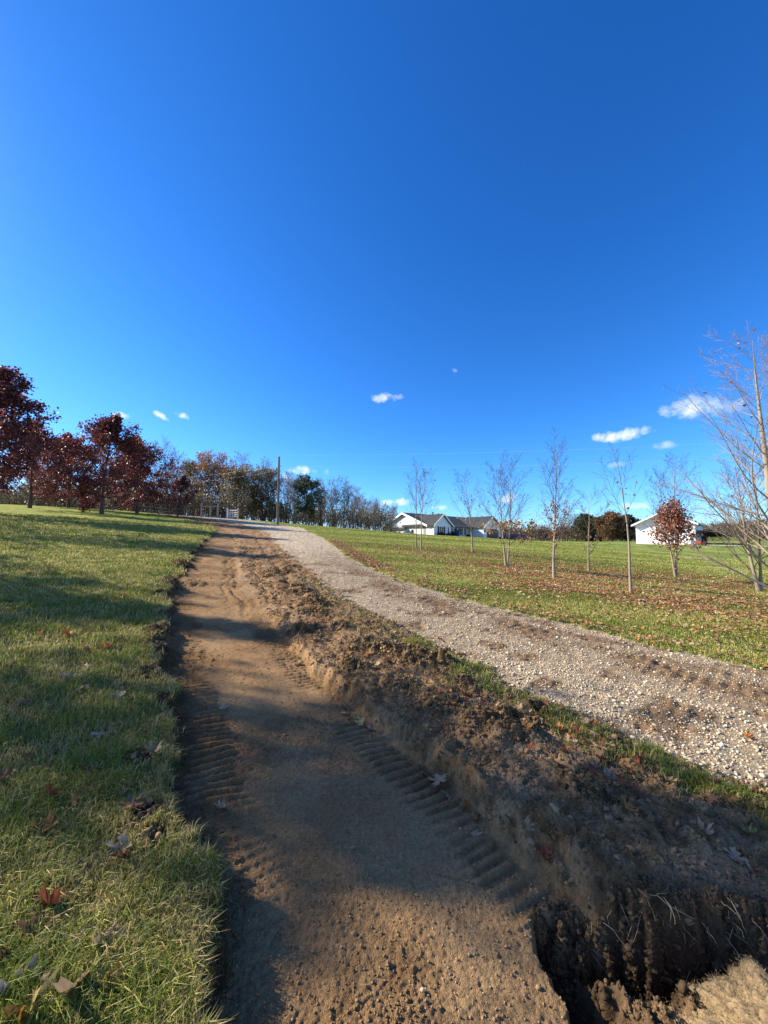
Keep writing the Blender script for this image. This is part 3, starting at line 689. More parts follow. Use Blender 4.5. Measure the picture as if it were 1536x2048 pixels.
def skeleton(R, H_, r0, levels, stems=None, wob=.05):
    """levels: list of dict(n, start, end, ang, len, drop, trop, rr); returns list per level of (pts, radii)"""
    out = [[] for _ in range(len(levels) + 1)]
    K = 7
    def line(p, d, L, r, tipf, wob, trop):
        pts = [p]; d = unit(d)
        for i in range(K - 1):
            d = unit(d + R.normal(0, wob, 3) + np.array([0, 0, trop])); p = p + d * L / (K - 1); pts.append(p)
        return np.array(pts), np.linspace(1, tipf, K) * r
    def kids(lv, pts, rad, L, a0):
        if lv >= len(levels): return
        q = levels[lv]; n = max(1, int(round(q['n'] * R.uniform(.8, 1.2)))) if lv else q['n']
        for j in range(n):
            t = q['start'] + (q['end'] - q['start']) * (j + R.random() * .8) / n
            f = t * (K - 1); i = min(int(f), K - 2); f -= i
            p = pts[i] * (1 - f) + pts[i + 1] * f; tg = unit(pts[i + 1] - pts[i]); r = rad[i] * (1 - f) + rad[i + 1] * f
            a = a0 + j * 2.4 + R.normal(0, .3); ang = radians(q['ang'] * R.uniform(.75, 1.25) * (1 - q.get('close', 0) * t))
            d = tg * cos(ang) + perp(tg, a) * sin(ang)
            tt = (t - q['start']) / max(q['end'] - q['start'], .01)
            Lc = L * q['len'] * (1 - q['drop'] * tt) * R.uniform(.7, 1.15)
            if q.get('dome'): Lc = L * q['len'] * (max(.12, 1 - abs(tt - q['dome']) ** 2 * 2.3)) * R.uniform(.75, 1.15)
            rc = min(r * q['rr'], r * .95)
            cp, cr = line(p, d, Lc, rc, .3, q.get('wob', .12), q['trop'])
            out[lv + 1].append((cp, cr)); kids(lv + 1, cp, cr, Lc, R.random() * 6)
    for (dx, dy, lean, hf, rf) in (stems or [(0, 0, 0, 1, 1)]):
        d = np.array([sin(lean), R.normal(0, .02), cos(lean)])
        p, r = line(np.array([dx, dy, -.06]), d, H_ * hf, r0 * rf, .04, wob, 0.)
        if lean: # curve back upwards
            s = np.linspace(0, 1, K); p[:, 0] = dx + sin(lean) * H_ * hf * (s - .55 * s ** 2)
        r = r * (1 + .35 * np.exp(-np.linspace(0, 1, K) * 25))
        out[0].append((p, r)); kids(0, p, r, H_ * hf, R.random() * 6)
    return out

def leaves_at(R, pts, size, pal, w, squash=1.0, jit=.1):
    n = len(pts); P = pts + R.normal(0, jit, (n, 3))
    u = R.normal(0, 1, (n, 3)); u /= np.linalg.norm(u, axis=1)[:, None]; t = R.normal(0, 1, (n, 3)); v = np.cross(u, t); v /= np.linalg.norm(v, axis=1)[:, None]
    s = size * (.6 + .7 * R.random(n))[:, None]
    nn = np.cross(u, v) * s * .18
    V = np.stack([P - u * s * .55, P - v * s * .42 + nn, P + u * s * .55, P + v * s * .42 + nn], 1)
    c = np.array(pal)[R.choice(len(pal), n, p=np.array(w) / sum(w))] * (.75 + .5 * R.random((n, 1)))
    i = np.arange(n)[:, None] * 4
    return V.reshape(-1, 3), [i + np.array([0, 1, 2]), i + np.array([0, 2, 3])], np.repeat(c[:, None], 4, 1).reshape(-1, 3)

def tree(name, x, y, H_, r0, levels, label, group, seed, bark, twig, foliage=None, stems=None, wob=.03, cat='tree', rmin=.0025, zoff=0., sxy=1.0):
    R = np.random.default_rng(seed)
    root = empty(name, (x, y, H1(x, y) + zoff), label, cat, group); root.scale = (sxy, sxy, 1)
    sk = skeleton(R, H_, r0, levels, stems, wob)
    P = np.array([s[0] for s in sk[0]]); Rd = np.array([s[1] for s in sk[0]])
    V, F = tubes(P, np.maximum(Rd, rmin), 9); mesh('trunk', V, [F], bark, smooth=True, parent=root)
    Vs, Fs, off = [], [], 0
    for lv in range(1, len(sk)):
        if not sk[lv]: continue
        P = np.array([s[0] for s in sk[lv]]); Rd = np.maximum(np.array([s[1] for s in sk[lv]]), rmin)
        if lv >= 2: P = P[:, ::2]; Rd = Rd[:, ::2]
        V, F = tubes(P, Rd, 5 if lv == 1 else 3); Vs.append(V); Fs.append(F + off); off += len(V)
    mesh('crown', np.concatenate(Vs), [np.concatenate(Fs)], twig, smooth=True, parent=root)
    if foliage:
        tips = []
        for lv in foliage['lv']:
            if sk[lv]:
                P = np.array([s[0] for s in sk[lv]]); tips.append(P[:, foliage.get('from', 2):].reshape(-1, 3))
        tips = np.concatenate(tips)
        if 'zmax' in foliage: tips = tips[(tips[:, 2] < foliage['zmax']) & (tips[:, 2] > foliage.get('zmin', 0))]
        if 'cone' in foliage:
            zt, kk = foliage['cone']; rr = np.hypot(tips[:, 0], tips[:, 1]); tips = tips[(rr < (zt - tips[:, 2]) * kk + .08)]
        n = foliage['n']; tips = tips[R.integers(0, len(tips), n)]
        V, F, c = leaves_at(R, tips, foliage['size'], foliage['pal'], foliage['w'], jit=foliage.get('jit', .12))
        mesh('foliage', V, F, M_foliage, c, parent=root)
    return root

MAROON = [[.12, .030, .032], [.19, .050, .040], [.30, .075, .045], [.08, .024, .032], [.32, .14, .07]]
def maroon(x, y, H_, seed, label, n=7500, size=.15, sxy=1.0):
    lv = [dict(n=32, start=.10, end=.98, ang=74, len=.49, drop=.45, trop=.045, rr=.4, close=.5, dome=.22),
          dict(n=7, start=.2, end=1, ang=45, len=.42, drop=.4, trop=.03, rr=.6), dict(n=4, start=.2, end=1, ang=45, len=.5, drop=.3, trop=.0, rr=.6)]
    return tree('maroon_maple', x, y, H_, H_ * .017, lv, label, 'maroon leaved maples in a row on the left lawn', seed, M_bark_dark, M_bark_dark,
                dict(lv=[2, 3], n=n, size=size, pal=MAROON, w=[4, 4, 2, 3, .6], jit=.16 * H_ / 8, **{'from': 1}), rmin=.006, sxy=sxy)
maroon(-24.6, 23.2, 8.9, 1, 'tallest maroon maple cut off by the left edge of the picture', 19000, .17)
maroon(-25.6, 34.7, 9.0, 2, 'dark red maple with bare trunk in the middle of the left row', 15000, .18)
maroon(-35.5, 43.0, 8.3, 3, 'maroon maple standing behind between the tallest one and the dark red one', 14000, .20)
maroon(-27.3, 42.3, 8.4, 4, 'maroon maple at the right end of the tall row', 13500, .18)
maroon(-33.0, 50.5, 7.5, 5, 'maroon maple whose trunk shows through behind the dark red one', 7000, .18)
maroon(-21.4, 39.7, 4.3, 6, 'small brownish maroon maple beside the wire fence', 3800, .13)
maroon(-31.5, 34.0, 7.6, 7, 'low maroon maple crown at the left edge behind the tallest one', 7000, .16)
# the row goes on towards and past the viewpoint, outside the picture, and shades the lawn and the track
for i, (x, y, h) in enumerate([(-21.5, 16.0, 8.6), (-17.4, 8.3, 7.9), (-14.2, 5.6, 8.3), (-13.4, 4.75, 7.2)]):
    maroon(x, y, h, 20 + i, ['maroon maple next in the row just outside the left edge', 'maroon maple two places along the row outside the picture', 'maroon maple near the camera, left of the picture', 'slender sparse maroon maple nearest the camera, outside the picture'][i], [5200, 4800, 3300, 420][i], .18, [.9, .75, .66, .38][i])

YL = lambda n1=16, ang=38, ln=.42, st=.28, n2=7, n3=4: [dict(n=n1, start=st, end=.96, ang=ang, len=ln, drop=.68, trop=.07, rr=.36, wob=.07), dict(n=n2, start=.15, end=.97, ang=34, len=.42, drop=.4, trop=.04, rr=.6, wob=.09), dict(n=n3, start=.15, end=.95, ang=38, len=.5, drop=.3, trop=.03, rr=.65, wob=.1)]
DRY = [[.34, .17, .09], [.22, .09, .05], [.42, .27, .15]]
GR = 'young maples on the right lawn'
def young(x, y, h, r, seed, label, lv=None, fol=None, stems=None, rmin=.0035):
    return tree('young_maple', x, y, h, r, lv or YL(), label, GR, seed, M_bark_young, M_twig, fol, stems, .035, rmin=rmin * .78)
few = lambda n, z0, z1, size=.07, pal=DRY, w=(2, 2, 1): dict(lv=[1, 2, 3], n=n, size=size, pal=pal, w=list(w), zmin=z0, zmax=z1, jit=.05, **{'from': 0})
young(1.78, 18.5, 4.1, .036, 31, 'bare young maple, front one of the pair before the white gable', YL(14), few(40, .5, 4))
young(1.72, 20.85, 4.7, .036, 32, 'bare young maple, back one of the pair before the white gable', YL(14), few(30, .5, 4))
young(4.67, 20.3, 4.5, .042, 33, 'bare young maple before the middle of the ranch house roof', YL(16, 40, .45, .22), few(110, .6, 3.5))
t4 = young(4.60, 14.6, 4.1, .036, 34, 'young maple with a tuft of yellow and tan leaves low on its stem', YL(20, 40, .5, .2), few(420, .75, 1.7, .085, [[.42, .26, .15], [.62, .50, .12], [.28, .12, .06]], (3, 2, 2)), [(0, 0, -.06, .95, 1), (.06, 0, .08, 1, .9)])
young(5.30, 12.1, 4.4, .045, 35, 'tall narrow young maple with dry brown leaves clinging up its stem', YL(20, 26, .42, .2), dict(lv=[0, 1], n=420, size=.06, pal=DRY, w=[2, 2, 1], zmin=.5, zmax=2.4, jit=.06, **{'from': 0}))
young(7.85, 14.85, 3.0, .04, 36, 'low wide bare young maple with a limb reaching left', YL(13, 52, .62, .18), few(40, .3, 1.6))
young(6.47, 10.2, 3.75, .036, 37, 'very thin bare sapling with a long clean stem', YL(9, 30, .42, .47, 5, 2), few(12, .6, 3), rmin=.003)
young(11.5, 15.3, 4.9, .042, 38, 'young maple holding a dense round tuft of russet leaves', YL(24, 40, .42, .16), dict(few(2300, .65, 3.0, .095, [[.34, .13, .075], [.24, .08, .05], [.45, .24, .14], [.16, .05, .04]], (3, 3, 2, 1)), cone=(3.15, .46), lv=[0, 1, 2, 3], jit=.13), [(0, 0, -.10, .9, .9), (.03, 0, .05, 1, .9)])
young(12.3, 12.75, 4.8, .056, 39, 'forked young maple with two pale stems near the right edge', YL(18, 42, .5, .12), few(50, .5, 4), [(0, 0, -.20, .95, 1), (.05, 0, .04, 1, .8)])
tree('tall_maple', 8.08, 8.0, 5.95, .10, [dict(n=44, start=.10, end=.97, ang=54, len=.55, drop=.72, trop=.08, rr=.27, wob=.07), dict(n=9, start=.1, end=.97, ang=36, len=.42, drop=.45, trop=.04, rr=.6, wob=.1), dict(n=4, start=.1, end=.95, ang=38, len=.5, drop=.3, trop=.03, rr=.65, wob=.12)],
     'tall bare maple leaning over the right edge of the picture', None, 41, M_bark_young, M_bark_young, few(60, 1, 6, .06), None, .018, rmin=.0022)

# background wood: every tree its own object, shaped from a handful of kinds
OL = [[.22, .18, .075], [.27, .19, .08], [.14, .12, .06], [.33, .17, .07]]
ORG = [[.40, .18, .07], [.50, .18, .06], [.28, .20, .09], [.22, .18, .09]]
BR = [[.24, .17, .11], [.18, .13, .09]]
def wl(n1, ang, ln, st, dome=None, n2=6, n3=4): 
    a = dict(n=n1, start=st, end=.97, ang=ang, len=ln, drop=.5, trop=.06, rr=.5, wob=.12)
    if dome: a['dome'] = dome
    return [a, dict(n=n2, start=.2, end=1, ang=40, len=.45, drop=.3, trop=.04, rr=.6, wob=.14), dict(n=n3, start=.2, end=1, ang=42, len=.5, drop=.2, trop=.02, rr=.65, wob=.14)]
GB = 'trees of the wood along the ridge'
def wood(name, x, y, h, kind, seed, label):
    f = None
    if kind == 'bare': lv = wl(18, 36, .42, .28, None, 7, 5); st = [(0, 0, 0, 1, 1), (.3, 0, .16, .85, .7)]; f = dict(lv=[2, 3], n=500, size=.14, pal=BR, w=[1, 1], jit=.15)
    if kind == 'olive': lv = wl(24, 52, .42, .25, .5, 7, 4); st = [(0, 0, -.1, .9, 1), (.2, 0, .14, .95, .9)]; f = dict(lv=[2, 3], n=3400, size=.22, pal=OL, w=[3, 3, 2, 1], jit=.22)
    if kind == 'orange': lv = wl(20, 50, .42, .25, .5, 7, 4); st = [(0, 0, -.12, .9, 1), (.2, 0, .1, .95, .9)]; f = dict(lv=[2, 3], n=3600, size=.22, pal=ORG, w=[3, 2, 2, 2], jit=.22)
    if kind == 'round': lv = wl(26, 66, .42, .22, .45, 7, 5); st = None; f = dict(lv=[2, 3], n=4300, size=.23, pal=[[.075, .095, .04], [.10, .11, .045], [.06, .07, .04]], w=[3, 2, 2], jit=.22)
    if kind == 'bush': lv = wl(14, 50, .6, .08, None, 5, 3); st = None; f = dict(lv=[1, 2, 3], n=1100, size=.16, pal=[[.26, .20, .06], [.20, .14, .06], [.12, .12, .05]], w=[2, 2, 1], jit=.15)
    return tree(name, x, y, h, h * .018, lv, label, GB, seed, M_bark_grey if kind != 'olive' else M_bark_dark, M_bark_grey if kind == 'bare' else M_bark_dark, f, st, .05, rmin=.011)
UW = lambda px, Y: (px - 768) / 768. * Y
def make_wood():
    # (bearing offset as x/y, distance, height, kind, what sets it apart)
    T = [(-.565, 64, 11.6, 'bare', 'bare_tree', 'bare grey tree rising behind the end of the maroon row'),
         (-.53, 70, 9.6, 'bare', 'bare_tree', 'bare tree with brownish twigs left of the orange topped tree'),
         (-.50, 62, 8.6, 'olive', 'leafy_tree', 'thin olive brown tree behind the small maroon maple'),
         (-.455, 60, 9.6, 'orange', 'leafy_tree', 'broad tree with an orange top on the ridge'),
         (-.415, 66, 9.4, 'orange', 'leafy_tree', 'faded brown tree right beside the orange topped one'),
         (-.375, 72, 12.2, 'bare', 'bare_tree', 'tallest bare tree of the ridge, left of the pole'),
         (-.385, 56, 7.2, 'olive', 'leafy_tree', 'olive tree with open sprawling limbs left of the yellow tree'),
         (-.345, 60, 5.2, 'orange', 'leafy_tree', 'low yellowish brown tree among the dark trunks'),
         (-.315, 58, 7.9, 'olive', 'leafy_tree', 'tall olive tree just left of the utility pole'),
         (-.30, 72, 11.2, 'bare', 'bare_tree', 'bare crown showing above the olive tree near the pole'),
         (-.255, 64, 8.3, 'bare', 'bare_tree', 'bare brown tree right behind the utility pole'),
         (-.235, 74, 9.0, 'bare', 'bare_tree', 'bare tree between the pole and the round green tree'),
         (-.203, 58, 6.9, 'round', 'round_tree', 'round dark green tree right of the utility pole'),
         (-.165, 68, 7.8, 'bare', 'bare_tree', 'bare tree just right of the round green tree'),
         (-.135, 66, 7.3, 'bare', 'bare_tree', 'slender bare tree, second right of the round green tree'),
         (-.105, 66, 8.0, 'bare', 'bare_tree', 'bare tree with a full fan of twigs, third right of the round green tree'),
         (-.08, 76, 7.9, 'bare', 'bare_tree', 'bare tree where the ridge line starts to drop'),
         (-.052, 84, 7.6, 'bare', 'bare_tree', 'bare tree in the low line left of the house, nearest the ridge'),
         (-.028, 88, 7.5, 'bare', 'bare_tree', 'bare tree in the middle of the low line left of the house'),
         (-.005, 92, 8.0, 'bare', 'bare_tree', 'bare tree of the low line standing close to the white gable'),
         (.018, 98, 7.6, 'bare', 'bare_tree', 'bare tree partly hidden behind the white gable'),
         (-.60, 70, 9.5, 'bare', 'bare_tree', 'bare tree glimpsed between two maroon crowns'),
         (-.72, 70, 8, 'bare', 'bare_tree', 'bare tree behind the trunk of the dark red maple'),
         (-.80, 72, 8, 'bare', 'bare_tree', 'bare tree behind the left of the maroon row'),
         (-.92, 66, 8, 'olive', 'leafy_tree', 'leafy tree behind the tallest maroon maple'),
         (-.66, 66, 7, 'olive', 'leafy_tree', 'olive tree showing low behind the maroon row'),
         (-.488, 57, 3.0, 'bush', 'bush', 'yellowish bush by the wooden gate posts'),
         (-.355, 54, 2.3, 'bush', 'bush', 'russet bush right of the white field gate'),
         (-.275, 56, 2.6, 'bush', 'bush', 'tan bush left of the foot of the pole'),
         (-.19, 60, 2.4, 'bush', 'bush', 'small green bush under the round green tree'),
         (.475, 150, 10.5, 'bare', 'bare_tree', 'pale bare tree, leftmost of two above the far wood'),
         (.50, 150, 10.0, 'bare', 'bare_tree', 'pale bare tree, right one of two above the far wood')]
    for i, (u, d, h, k, nm, lb) in enumerate(T):
        wood(nm, u * d, d, h, k, 300 + i, lb)
    # dark evergreen and the rust coloured round tree left of the barn
    for (u, d, h, pal, nm, lb, sd) in ((.525, 128, 8.6, [[.035, .05, .028], [.05, .065, .03]], 'evergreen_tree', 'dark evergreen tree left of the rust coloured tree', 401), (.548, 132, 7.6, [[.035, .05, .028], [.06, .06, .035]], 'evergreen_tree', 'second dark evergreen tree, half behind the rust coloured tree', 403), (.592, 118, 8.6, [[.16, .085, .035], [.10, .085, .03], [.19, .075, .03]], 'rust_tree', 'round rust and olive coloured tree left of the white barn', 402), (.635, 126, 8.3, [[.06, .055, .04], [.08, .06, .04]], 'dark_tree', 'dark brown tree touching the left end of the barn', 404)):
        tree(nm, u * d, d, h, .2, [dict(n=26, start=.06, end=.97, ang=70, len=.52, drop=.4, trop=.05, rr=.5, dome=.35), dict(n=7, start=.1, end=1, ang=45, len=.45, drop=.3, trop=.03, rr=.6), dict(n=4, start=.2, end=1, ang=45, len=.5, drop=.2, trop=0, rr=.6)],
             lb, None, sd, M_bark_dark, M_bark_dark, dict(lv=[1, 2, 3], n=9000, size=.42, pal=pal, w=[1] * len(pal), jit=.4), rmin=.02)
    # undergrowth and the far wood: one mass each
    def mass(name, us, d0, d1, h0, h1, nt, pal, label, leafn, lsize, seed):
        R = np.random.default_rng(seed); Vs, Fs, off = [], [], 0; LP = []
        u = R.uniform(us[0], us[1], nt); d = R.uniform(d0, d1, nt); x = u * d; z = H(x, d)
        hh = R.uniform(h0, h1, nt) * (.8 + .35 * noise(u * 40, u * 0, seed))
        P = []; Q = []
        for i in range(nt):
            b = np.array([x[i], d[i], z[i] - .2])
            for s in range(7):
                a = R.random() * 6.28; sp = R.uniform(.05, .42); t0 = 0 if s == 0 else R.uniform(.15, .6)
                p0 = b + np.array([0, 0, hh[i] * t0]); L = hh[i] * (1 - t0) * R.uniform(.6, 1.05)
                e = p0 + L * unit(np.array([cos(a) * sp, sin(a) * sp, 1.])); mid = (p0 + e) / 2 + R.normal(0, .05 * L, 3)
                P.append([p0, mid, e]); rr = hh[i] * (.012 if s == 0 else .006); Q.append([rr, rr * .7, rr * .3])
                LP.append(e - (e - p0) * R.random() * .6); LP.append(mid)
        V, F = tubes(np.array(P), np.array(Q), 3)
        LP = np.array(LP); LP = LP[R.integers(0, len(LP), leafn)]; jit = (h1 * .09)
        VL, FL, cL = leaves_at(R, LP, lsize, pal, [1] * len(pal), jit=jit)
        cB = np.tile([.15, .12, .10], (len(V), 1))
        o = mesh(name, np.concatenate([V, VL]), [F] + [f + len(V) for f in FL], M_foliage, np.concatenate([cB, cL]))
        tag(o, label, 'woodland', kind='stuff')
    mass('undergrowth', (-1.05, .02), 60, 88, 2.8, 6.2, 820, [[.20, .15, .10], [.24, .19, .10], [.15, .13, .07]], 'tangled brown undergrowth at the foot of the ridge trees', 40000, .26, 501)
    mass('undergrowth', (-1.35, -.36), 51, 64, 3.2, 6.0, 420, [[.16, .13, .08], [.20, .16, .08], [.12, .11, .06]], 'brushy wood edge behind the maroon trees and the fence', 26000, .24, 504)
    mass('far_woodland', (.25, .66), 135, 190, 5.5, 8.5, 520, [[.15, .11, .085], [.12, .09, .07], [.17, .12, .08]], 'far brown wood behind the house and cars', 34000, .45, 502)
    mass('far_woodland', (.74, 1.25), 170, 330, 6, 9, 700, [[.15, .105, .075], [.11, .08, .06], [.19, .15, .10]], 'wooded brown hillside right of the barn', 42000, .7, 503)
make_wood()

# ------------------------------------------------------------------ boxes and prisms for built things
class MB:
    def __init__(s): s.V = []; s.F = []
    def add(s, V, F):
        k = len(s.V); s.V += [tuple(v) for v in V]; s.F += [tuple(i + k for i in f) for f in F]
    def box(s, a, b):
        x0, y0, z0 = a; x1, y1, z1 = b
        s.add([(x0, y0, z0), (x1, y0, z0), (x1, y1, z0), (x0, y1, z0), (x0, y0, z1), (x1, y0, z1), (x1, y1, z1), (x0, y1, z1)],
              [(0, 3, 2, 1), (4, 5, 6, 7), (0, 1, 5, 4), (1, 2, 6, 5), (2, 3, 7, 6), (3, 0, 4, 7)])
    def prism(s, prof, fn, t0, t1):
        """profile list of 2D points, fn(p, t) -> 3D"""
        n = len(prof); V = [fn(p, t0) for p in prof] + [fn(p, t1) for p in prof]
        s.add(V, [tuple(range(n))[::-1], tuple(range(n, 2 * n))] + [(i, (i + 1) % n, n + (i + 1) % n, n + i) for i in range(n)])
    def cyl(s, c, axis, r, h, n=16):
        V = []
        for k in (0, 1):
            for i in range(n):
                a = 2 * pi * i / n; q = [r * cos(a), r * sin(a)]
                p = {'x': (h * k, q[0], q[1]), 'y': (q[0], h * k, q[1]), 'z': (q[0], q[1], h * k)}[axis]
                V.append((c[0] + p[0], c[1] + p[1], c[2] + p[2]))
        s.add(V, [tuple(range(n))[::-1], tuple(range(n, 2 * n))] + [(i, (i + 1) % n, n + (i + 1) % n, n + i) for i in range(n)])
    def build(s, name, mat, parent=None, bevel=0.):
        me = bpy.data.meshes.new(name); me.from_pydata(s.V, [], s.F); me.validate(); me.update()
        import bmesh
        bm = bmesh.new(); bm.from_mesh(me); bmesh.ops.recalc_face_normals(bm, faces=bm.faces)
        if bevel: bmesh.ops.bevel(bm, geom=bm.edges[:], offset=bevel, segments=2, affect='EDGES', clamp_overlap=True)
        bm.to_mesh(me); bm.free()
        me.materials.append(mat); o = link(bpy.data.objects.new(name, me))
        if parent: o.parent = parent
        return o

def mat_siding(name, col, pitch=.2, axis=2, depth=.02):
    m, nt, out = new_mat(name); N = nt.nodes.new; L = nt.links.new
    tc = N('ShaderNodeTexCoord'); sp = N('ShaderNodeSeparateXYZ'); L(tc.outputs['Object'], sp.inputs[0])
    mt = N('ShaderNodeMath'); mt.operation = 'MULTIPLY'; mt.inputs[1].default_value = 1 / pitch; L(sp.outputs[axis], mt.inputs[0])
    fr = N('ShaderNodeMath'); fr.operation = 'FRACT'; L(mt.outputs[0], fr.inputs[0])
    nz = N('ShaderNodeTexNoise'); nz.inputs['Scale'].default_value = 1.5; nz.inputs['Detail'].default_value = 6; L(tc.outputs['Object'], nz.inputs['Vector'])
    mx = N('ShaderNodeMix'); mx.data_type = 'RGBA'; mx.inputs[6].default_value = tuple(c * .9 for c in col) + (1,); mx.inputs[7].default_value = tuple(col) + (1,); L(nz.outputs['Fac'], mx.inputs[0])
    bp = N('ShaderNodeBump'); bp.inputs['Strength'].default_value = .8; bp.inputs['Distance'].default_value = depth; L(fr.outputs[0], bp.inputs['Height'])
    p = N('ShaderNodeBsdfPrincipled'); p.inputs['Roughness'].default_value = .6; p.inputs['Specular IOR Level'].default_value = .3
    L(mx.outputs[2], p.inputs['Base Color']); L(bp.outputs[0], p.inputs['Normal']); L(p.outputs[0], out.inputs[0])
    return m
M_white = mat_siding('white_siding', (.78, .77, .74)); M_steel = mat_siding('white_steel', (.80, .80, .79), .3, 1, .03)
M_trim = mat_plain('white_trim', (.80, .79, .77), .5, .3, var=.03)
M_roof = mat_plain('asphalt_shingle', (.052, .055, .055), .9, .2, var=.35, vscale=5, bump=.5, bscale=30)
M_glass = mat_plain('window_glass', (.03, .035, .045), .08, .6, var=.1)
M_black = mat_plain('black_trim', (.02, .02, .022), .6, .3, var=.1)
M_door = mat_plain('dark_red_paint', (.12, .035, .03), .5, .3, var=.1)
M_blue = mat_plain('blue_cloth', (.03, .06, .25), .8, .1, var=.25, vscale=4)
M_wood = mat_plain('weathered_wood', (.36, .30, .23), .9, .1, var=.3, vscale=8, bump=.4, stretch=(1, 1, .2))
M_pole = mat_plain('pole_wood', (.19, .15, .12), .9, .1, var=.3, vscale=5, bump=.4, stretch=(1, 1, .15))
M_metal = mat_plain('galvanised_metal', (.62, .62, .60), .45, .5, .5, var=.08)
M_wire = mat_plain('aluminium_wire', (.85, .88, .92), .35, .5, .2, var=.02)

def make_house():
    phi = radians(45)
    ox, oy = 9.75, 75.0; oz = H1(ox, oy) - .05
    root = empty('ranch_house', (ox, oy, oz), 'long white ranch house with a dark shingle roof at the top of the lawn', 'house', rz=phi)
    # local: x along the front to the right, y back along the gable end (near corner at origin)
    E = 2.65; RZ = 5.25; D = 14.2; F0 = 1.9; RY = 8.0
    L = 23.
    w = MB()
    eb = 2.2
    prof = [(F0, -3.), (F0, E), (RY, RZ - .12), (D, eb), (D, -3.)]
    w.prism(prof, lambda p, t: (t, p[0], p[1]), 0, L)
    w.build('wall', M_white, root)
    r = MB(); th = .16; ov = .55
    def slope(y0, z0, y1, z1, x0, x1, mb): mb.prism([(y0, z0), (y1, z1), (y1, z1 + th), (y0, z0 + th)], lambda p, t: (t, p[0], p[1]), x0, x1)
    s1 = (RZ - E) / (RY - F0); s2 = (RZ - eb) / (D - RY)
    slope(F0 - ov, E - ov * s1 + .02, RY, RZ + .02, -.45, L + .4, r); slope(D + ov, eb - ov * s2 + .02, RY, RZ + .018, -.45, L + .4, r)
    rf = r.build('roof', M_roof, root)
    f = MB()   # rake boards on the gable end
    f.prism([(F0 - ov, E - ov * s1 - .24), (RY, RZ - .24), (RY, RZ + .2), (F0 - ov, E - ov * s1 + .2)], lambda p, t: (t, p[0], p[1]), -.50, -.452)
    f.prism([(D + ov, eb - ov * s2 - .24), (RY, RZ - .24), (RY, RZ + .198), (D + ov, eb - ov * s2 + .2)], lambda p, t: (t, p[0], p[1]), -.50, -.453)
    f.box((-.4, F0 - ov - .1, E - .38), (L, F0 - ov - .003, E - .16))
    f.build('fascia', M_trim, root)
    for cx, cy, hh in ((9.0, RY - .8, 1.0), (11.2, RY - .7, .7)):
        c = MB(); c.cyl((cx, cy, RZ - .6), 'z', .14, .6 + hh * .6, 10); c.cyl((cx, cy, RZ + hh * .6), 'z', .2, .1, 10); c.build('vent_pipe', M_black, rf)
    # front wing with its own gable (0..6 along the front)
    def wing(x0, x1, y0, pk, eave, name):
        m = MB(); xm = (x0 + x1) / 2
        m.prism([(x0, -3), (x1, -3), (x1, eave), (xm, pk - .1), (x0, eave)], lambda p, t: (p[0], t, p[1]), y0, F0 + .8)
        m.build('wall', M_white, root)
        rr = MB(); s = (pk - eave) / (xm - x0); o = .45; yb = RY + .2
        rr.prism([(x0 - o, eave - o * s), (xm, pk), (xm, pk + .15), (x0 - o, eave - o * s + .15)], lambda p, t: (p[0], t, p[1]), y0 - .4, yb)
        rr.prism([(x1 + o, eave - o * s), (xm, pk - .002), (xm, pk + .148), (x1 + o, eave - o * s + .15)], lambda p, t: (p[0], t, p[1]), y0 - .4, yb)
        rr.build('roof', M_roof, root)
        ff = MB()
        ff.prism([(x0 - o, eave - o * s - .2), (xm, pk - .2), (xm, pk + .17), (x0 - o, eave - o * s + .17)], lambda p, t: (p[0], t, p[1]), y0 - .47, y0 - .404)
        ff.prism([(x1 + o, eave - o * s - .2), (xm, pk - .2), (xm, pk + .168), (x1 + o, eave - o * s + .17)], lambda p, t: (p[0], t, p[1]), y0 - .47, y0 - .405)
        ff.box((x0 + .1, y0 - .06, eave - .12), (x1 - .1, y0 - .003, eave + .1))
        ff.build('fascia', M_trim, root)
    wing(0, 5.8, 0, 4.75, 2.65, 'wing'); wing(15.2, 22.6, -2.0, 4.95, 2.65, 'garage')
    def win(x0, x1, z0, z1, y, shutters=True, parts=2):
        fr = MB(); fr.box((x0 - .09, y - .07, z0 - .09), (x1 + .09, y - .004, z0)); fr.box((x0 - .09, y - .07, z1), (x1 + .09, y - .004, z1 + .09))
        for xx in [x0 + (x1 - x0) * k / parts for k in range(parts + 1)]: fr.box((xx - .045, y - .066, z0), (xx + .045, y - .005, z1))
        o = fr.build('window', M_trim, root)
        g = MB(); g.box((x0, y - .04, z0), (x1, y - .006, z1)); g.build('pane', M_glass, o)
        if shutters:
            for a, b in ((x0 - .55, x0 - .1), (x1 + .1, x1 + .55)):
                s = MB(); s.box((a, y - .05, z0 - .05), (b, y - .003, z1 + .05)); s.build('shutter', M_black, o)
    win(1.7, 3.1, .7, 2.25, 0); win(4.5, 5.0, .7, 2.25, 0, False, 1)
    win(7.4, 8.3, .8, 2.1, F0); win(11.6, 13.4, .8, 2.1, F0, True, 3)
    d = MB(); d.box((9.6, F0 - .06, .05), (10.6, F0 - .004, 2.15)); dd = d.build('door', M_blue, root)
    for x in (6.4, 8.9, 11.2, 14.4):
        p = MB(); p.box((x - .08, F0 - 1.35, -.3), (x + .08, F0 - 1.19, 2.32)); p.build('porch_post', M_trim, root)
    pr = MB(); slope(F0 - 1.7, 2.28, F0 - .4, 2.62, 5.9, 15.1, pr); pr.build('porch_roof', M_roof, root)
    g = MB(); g.box((16.3, -2.05, -.2), (21.5, -2.004, 2.15)); g.build('garage_door', M_door, root)
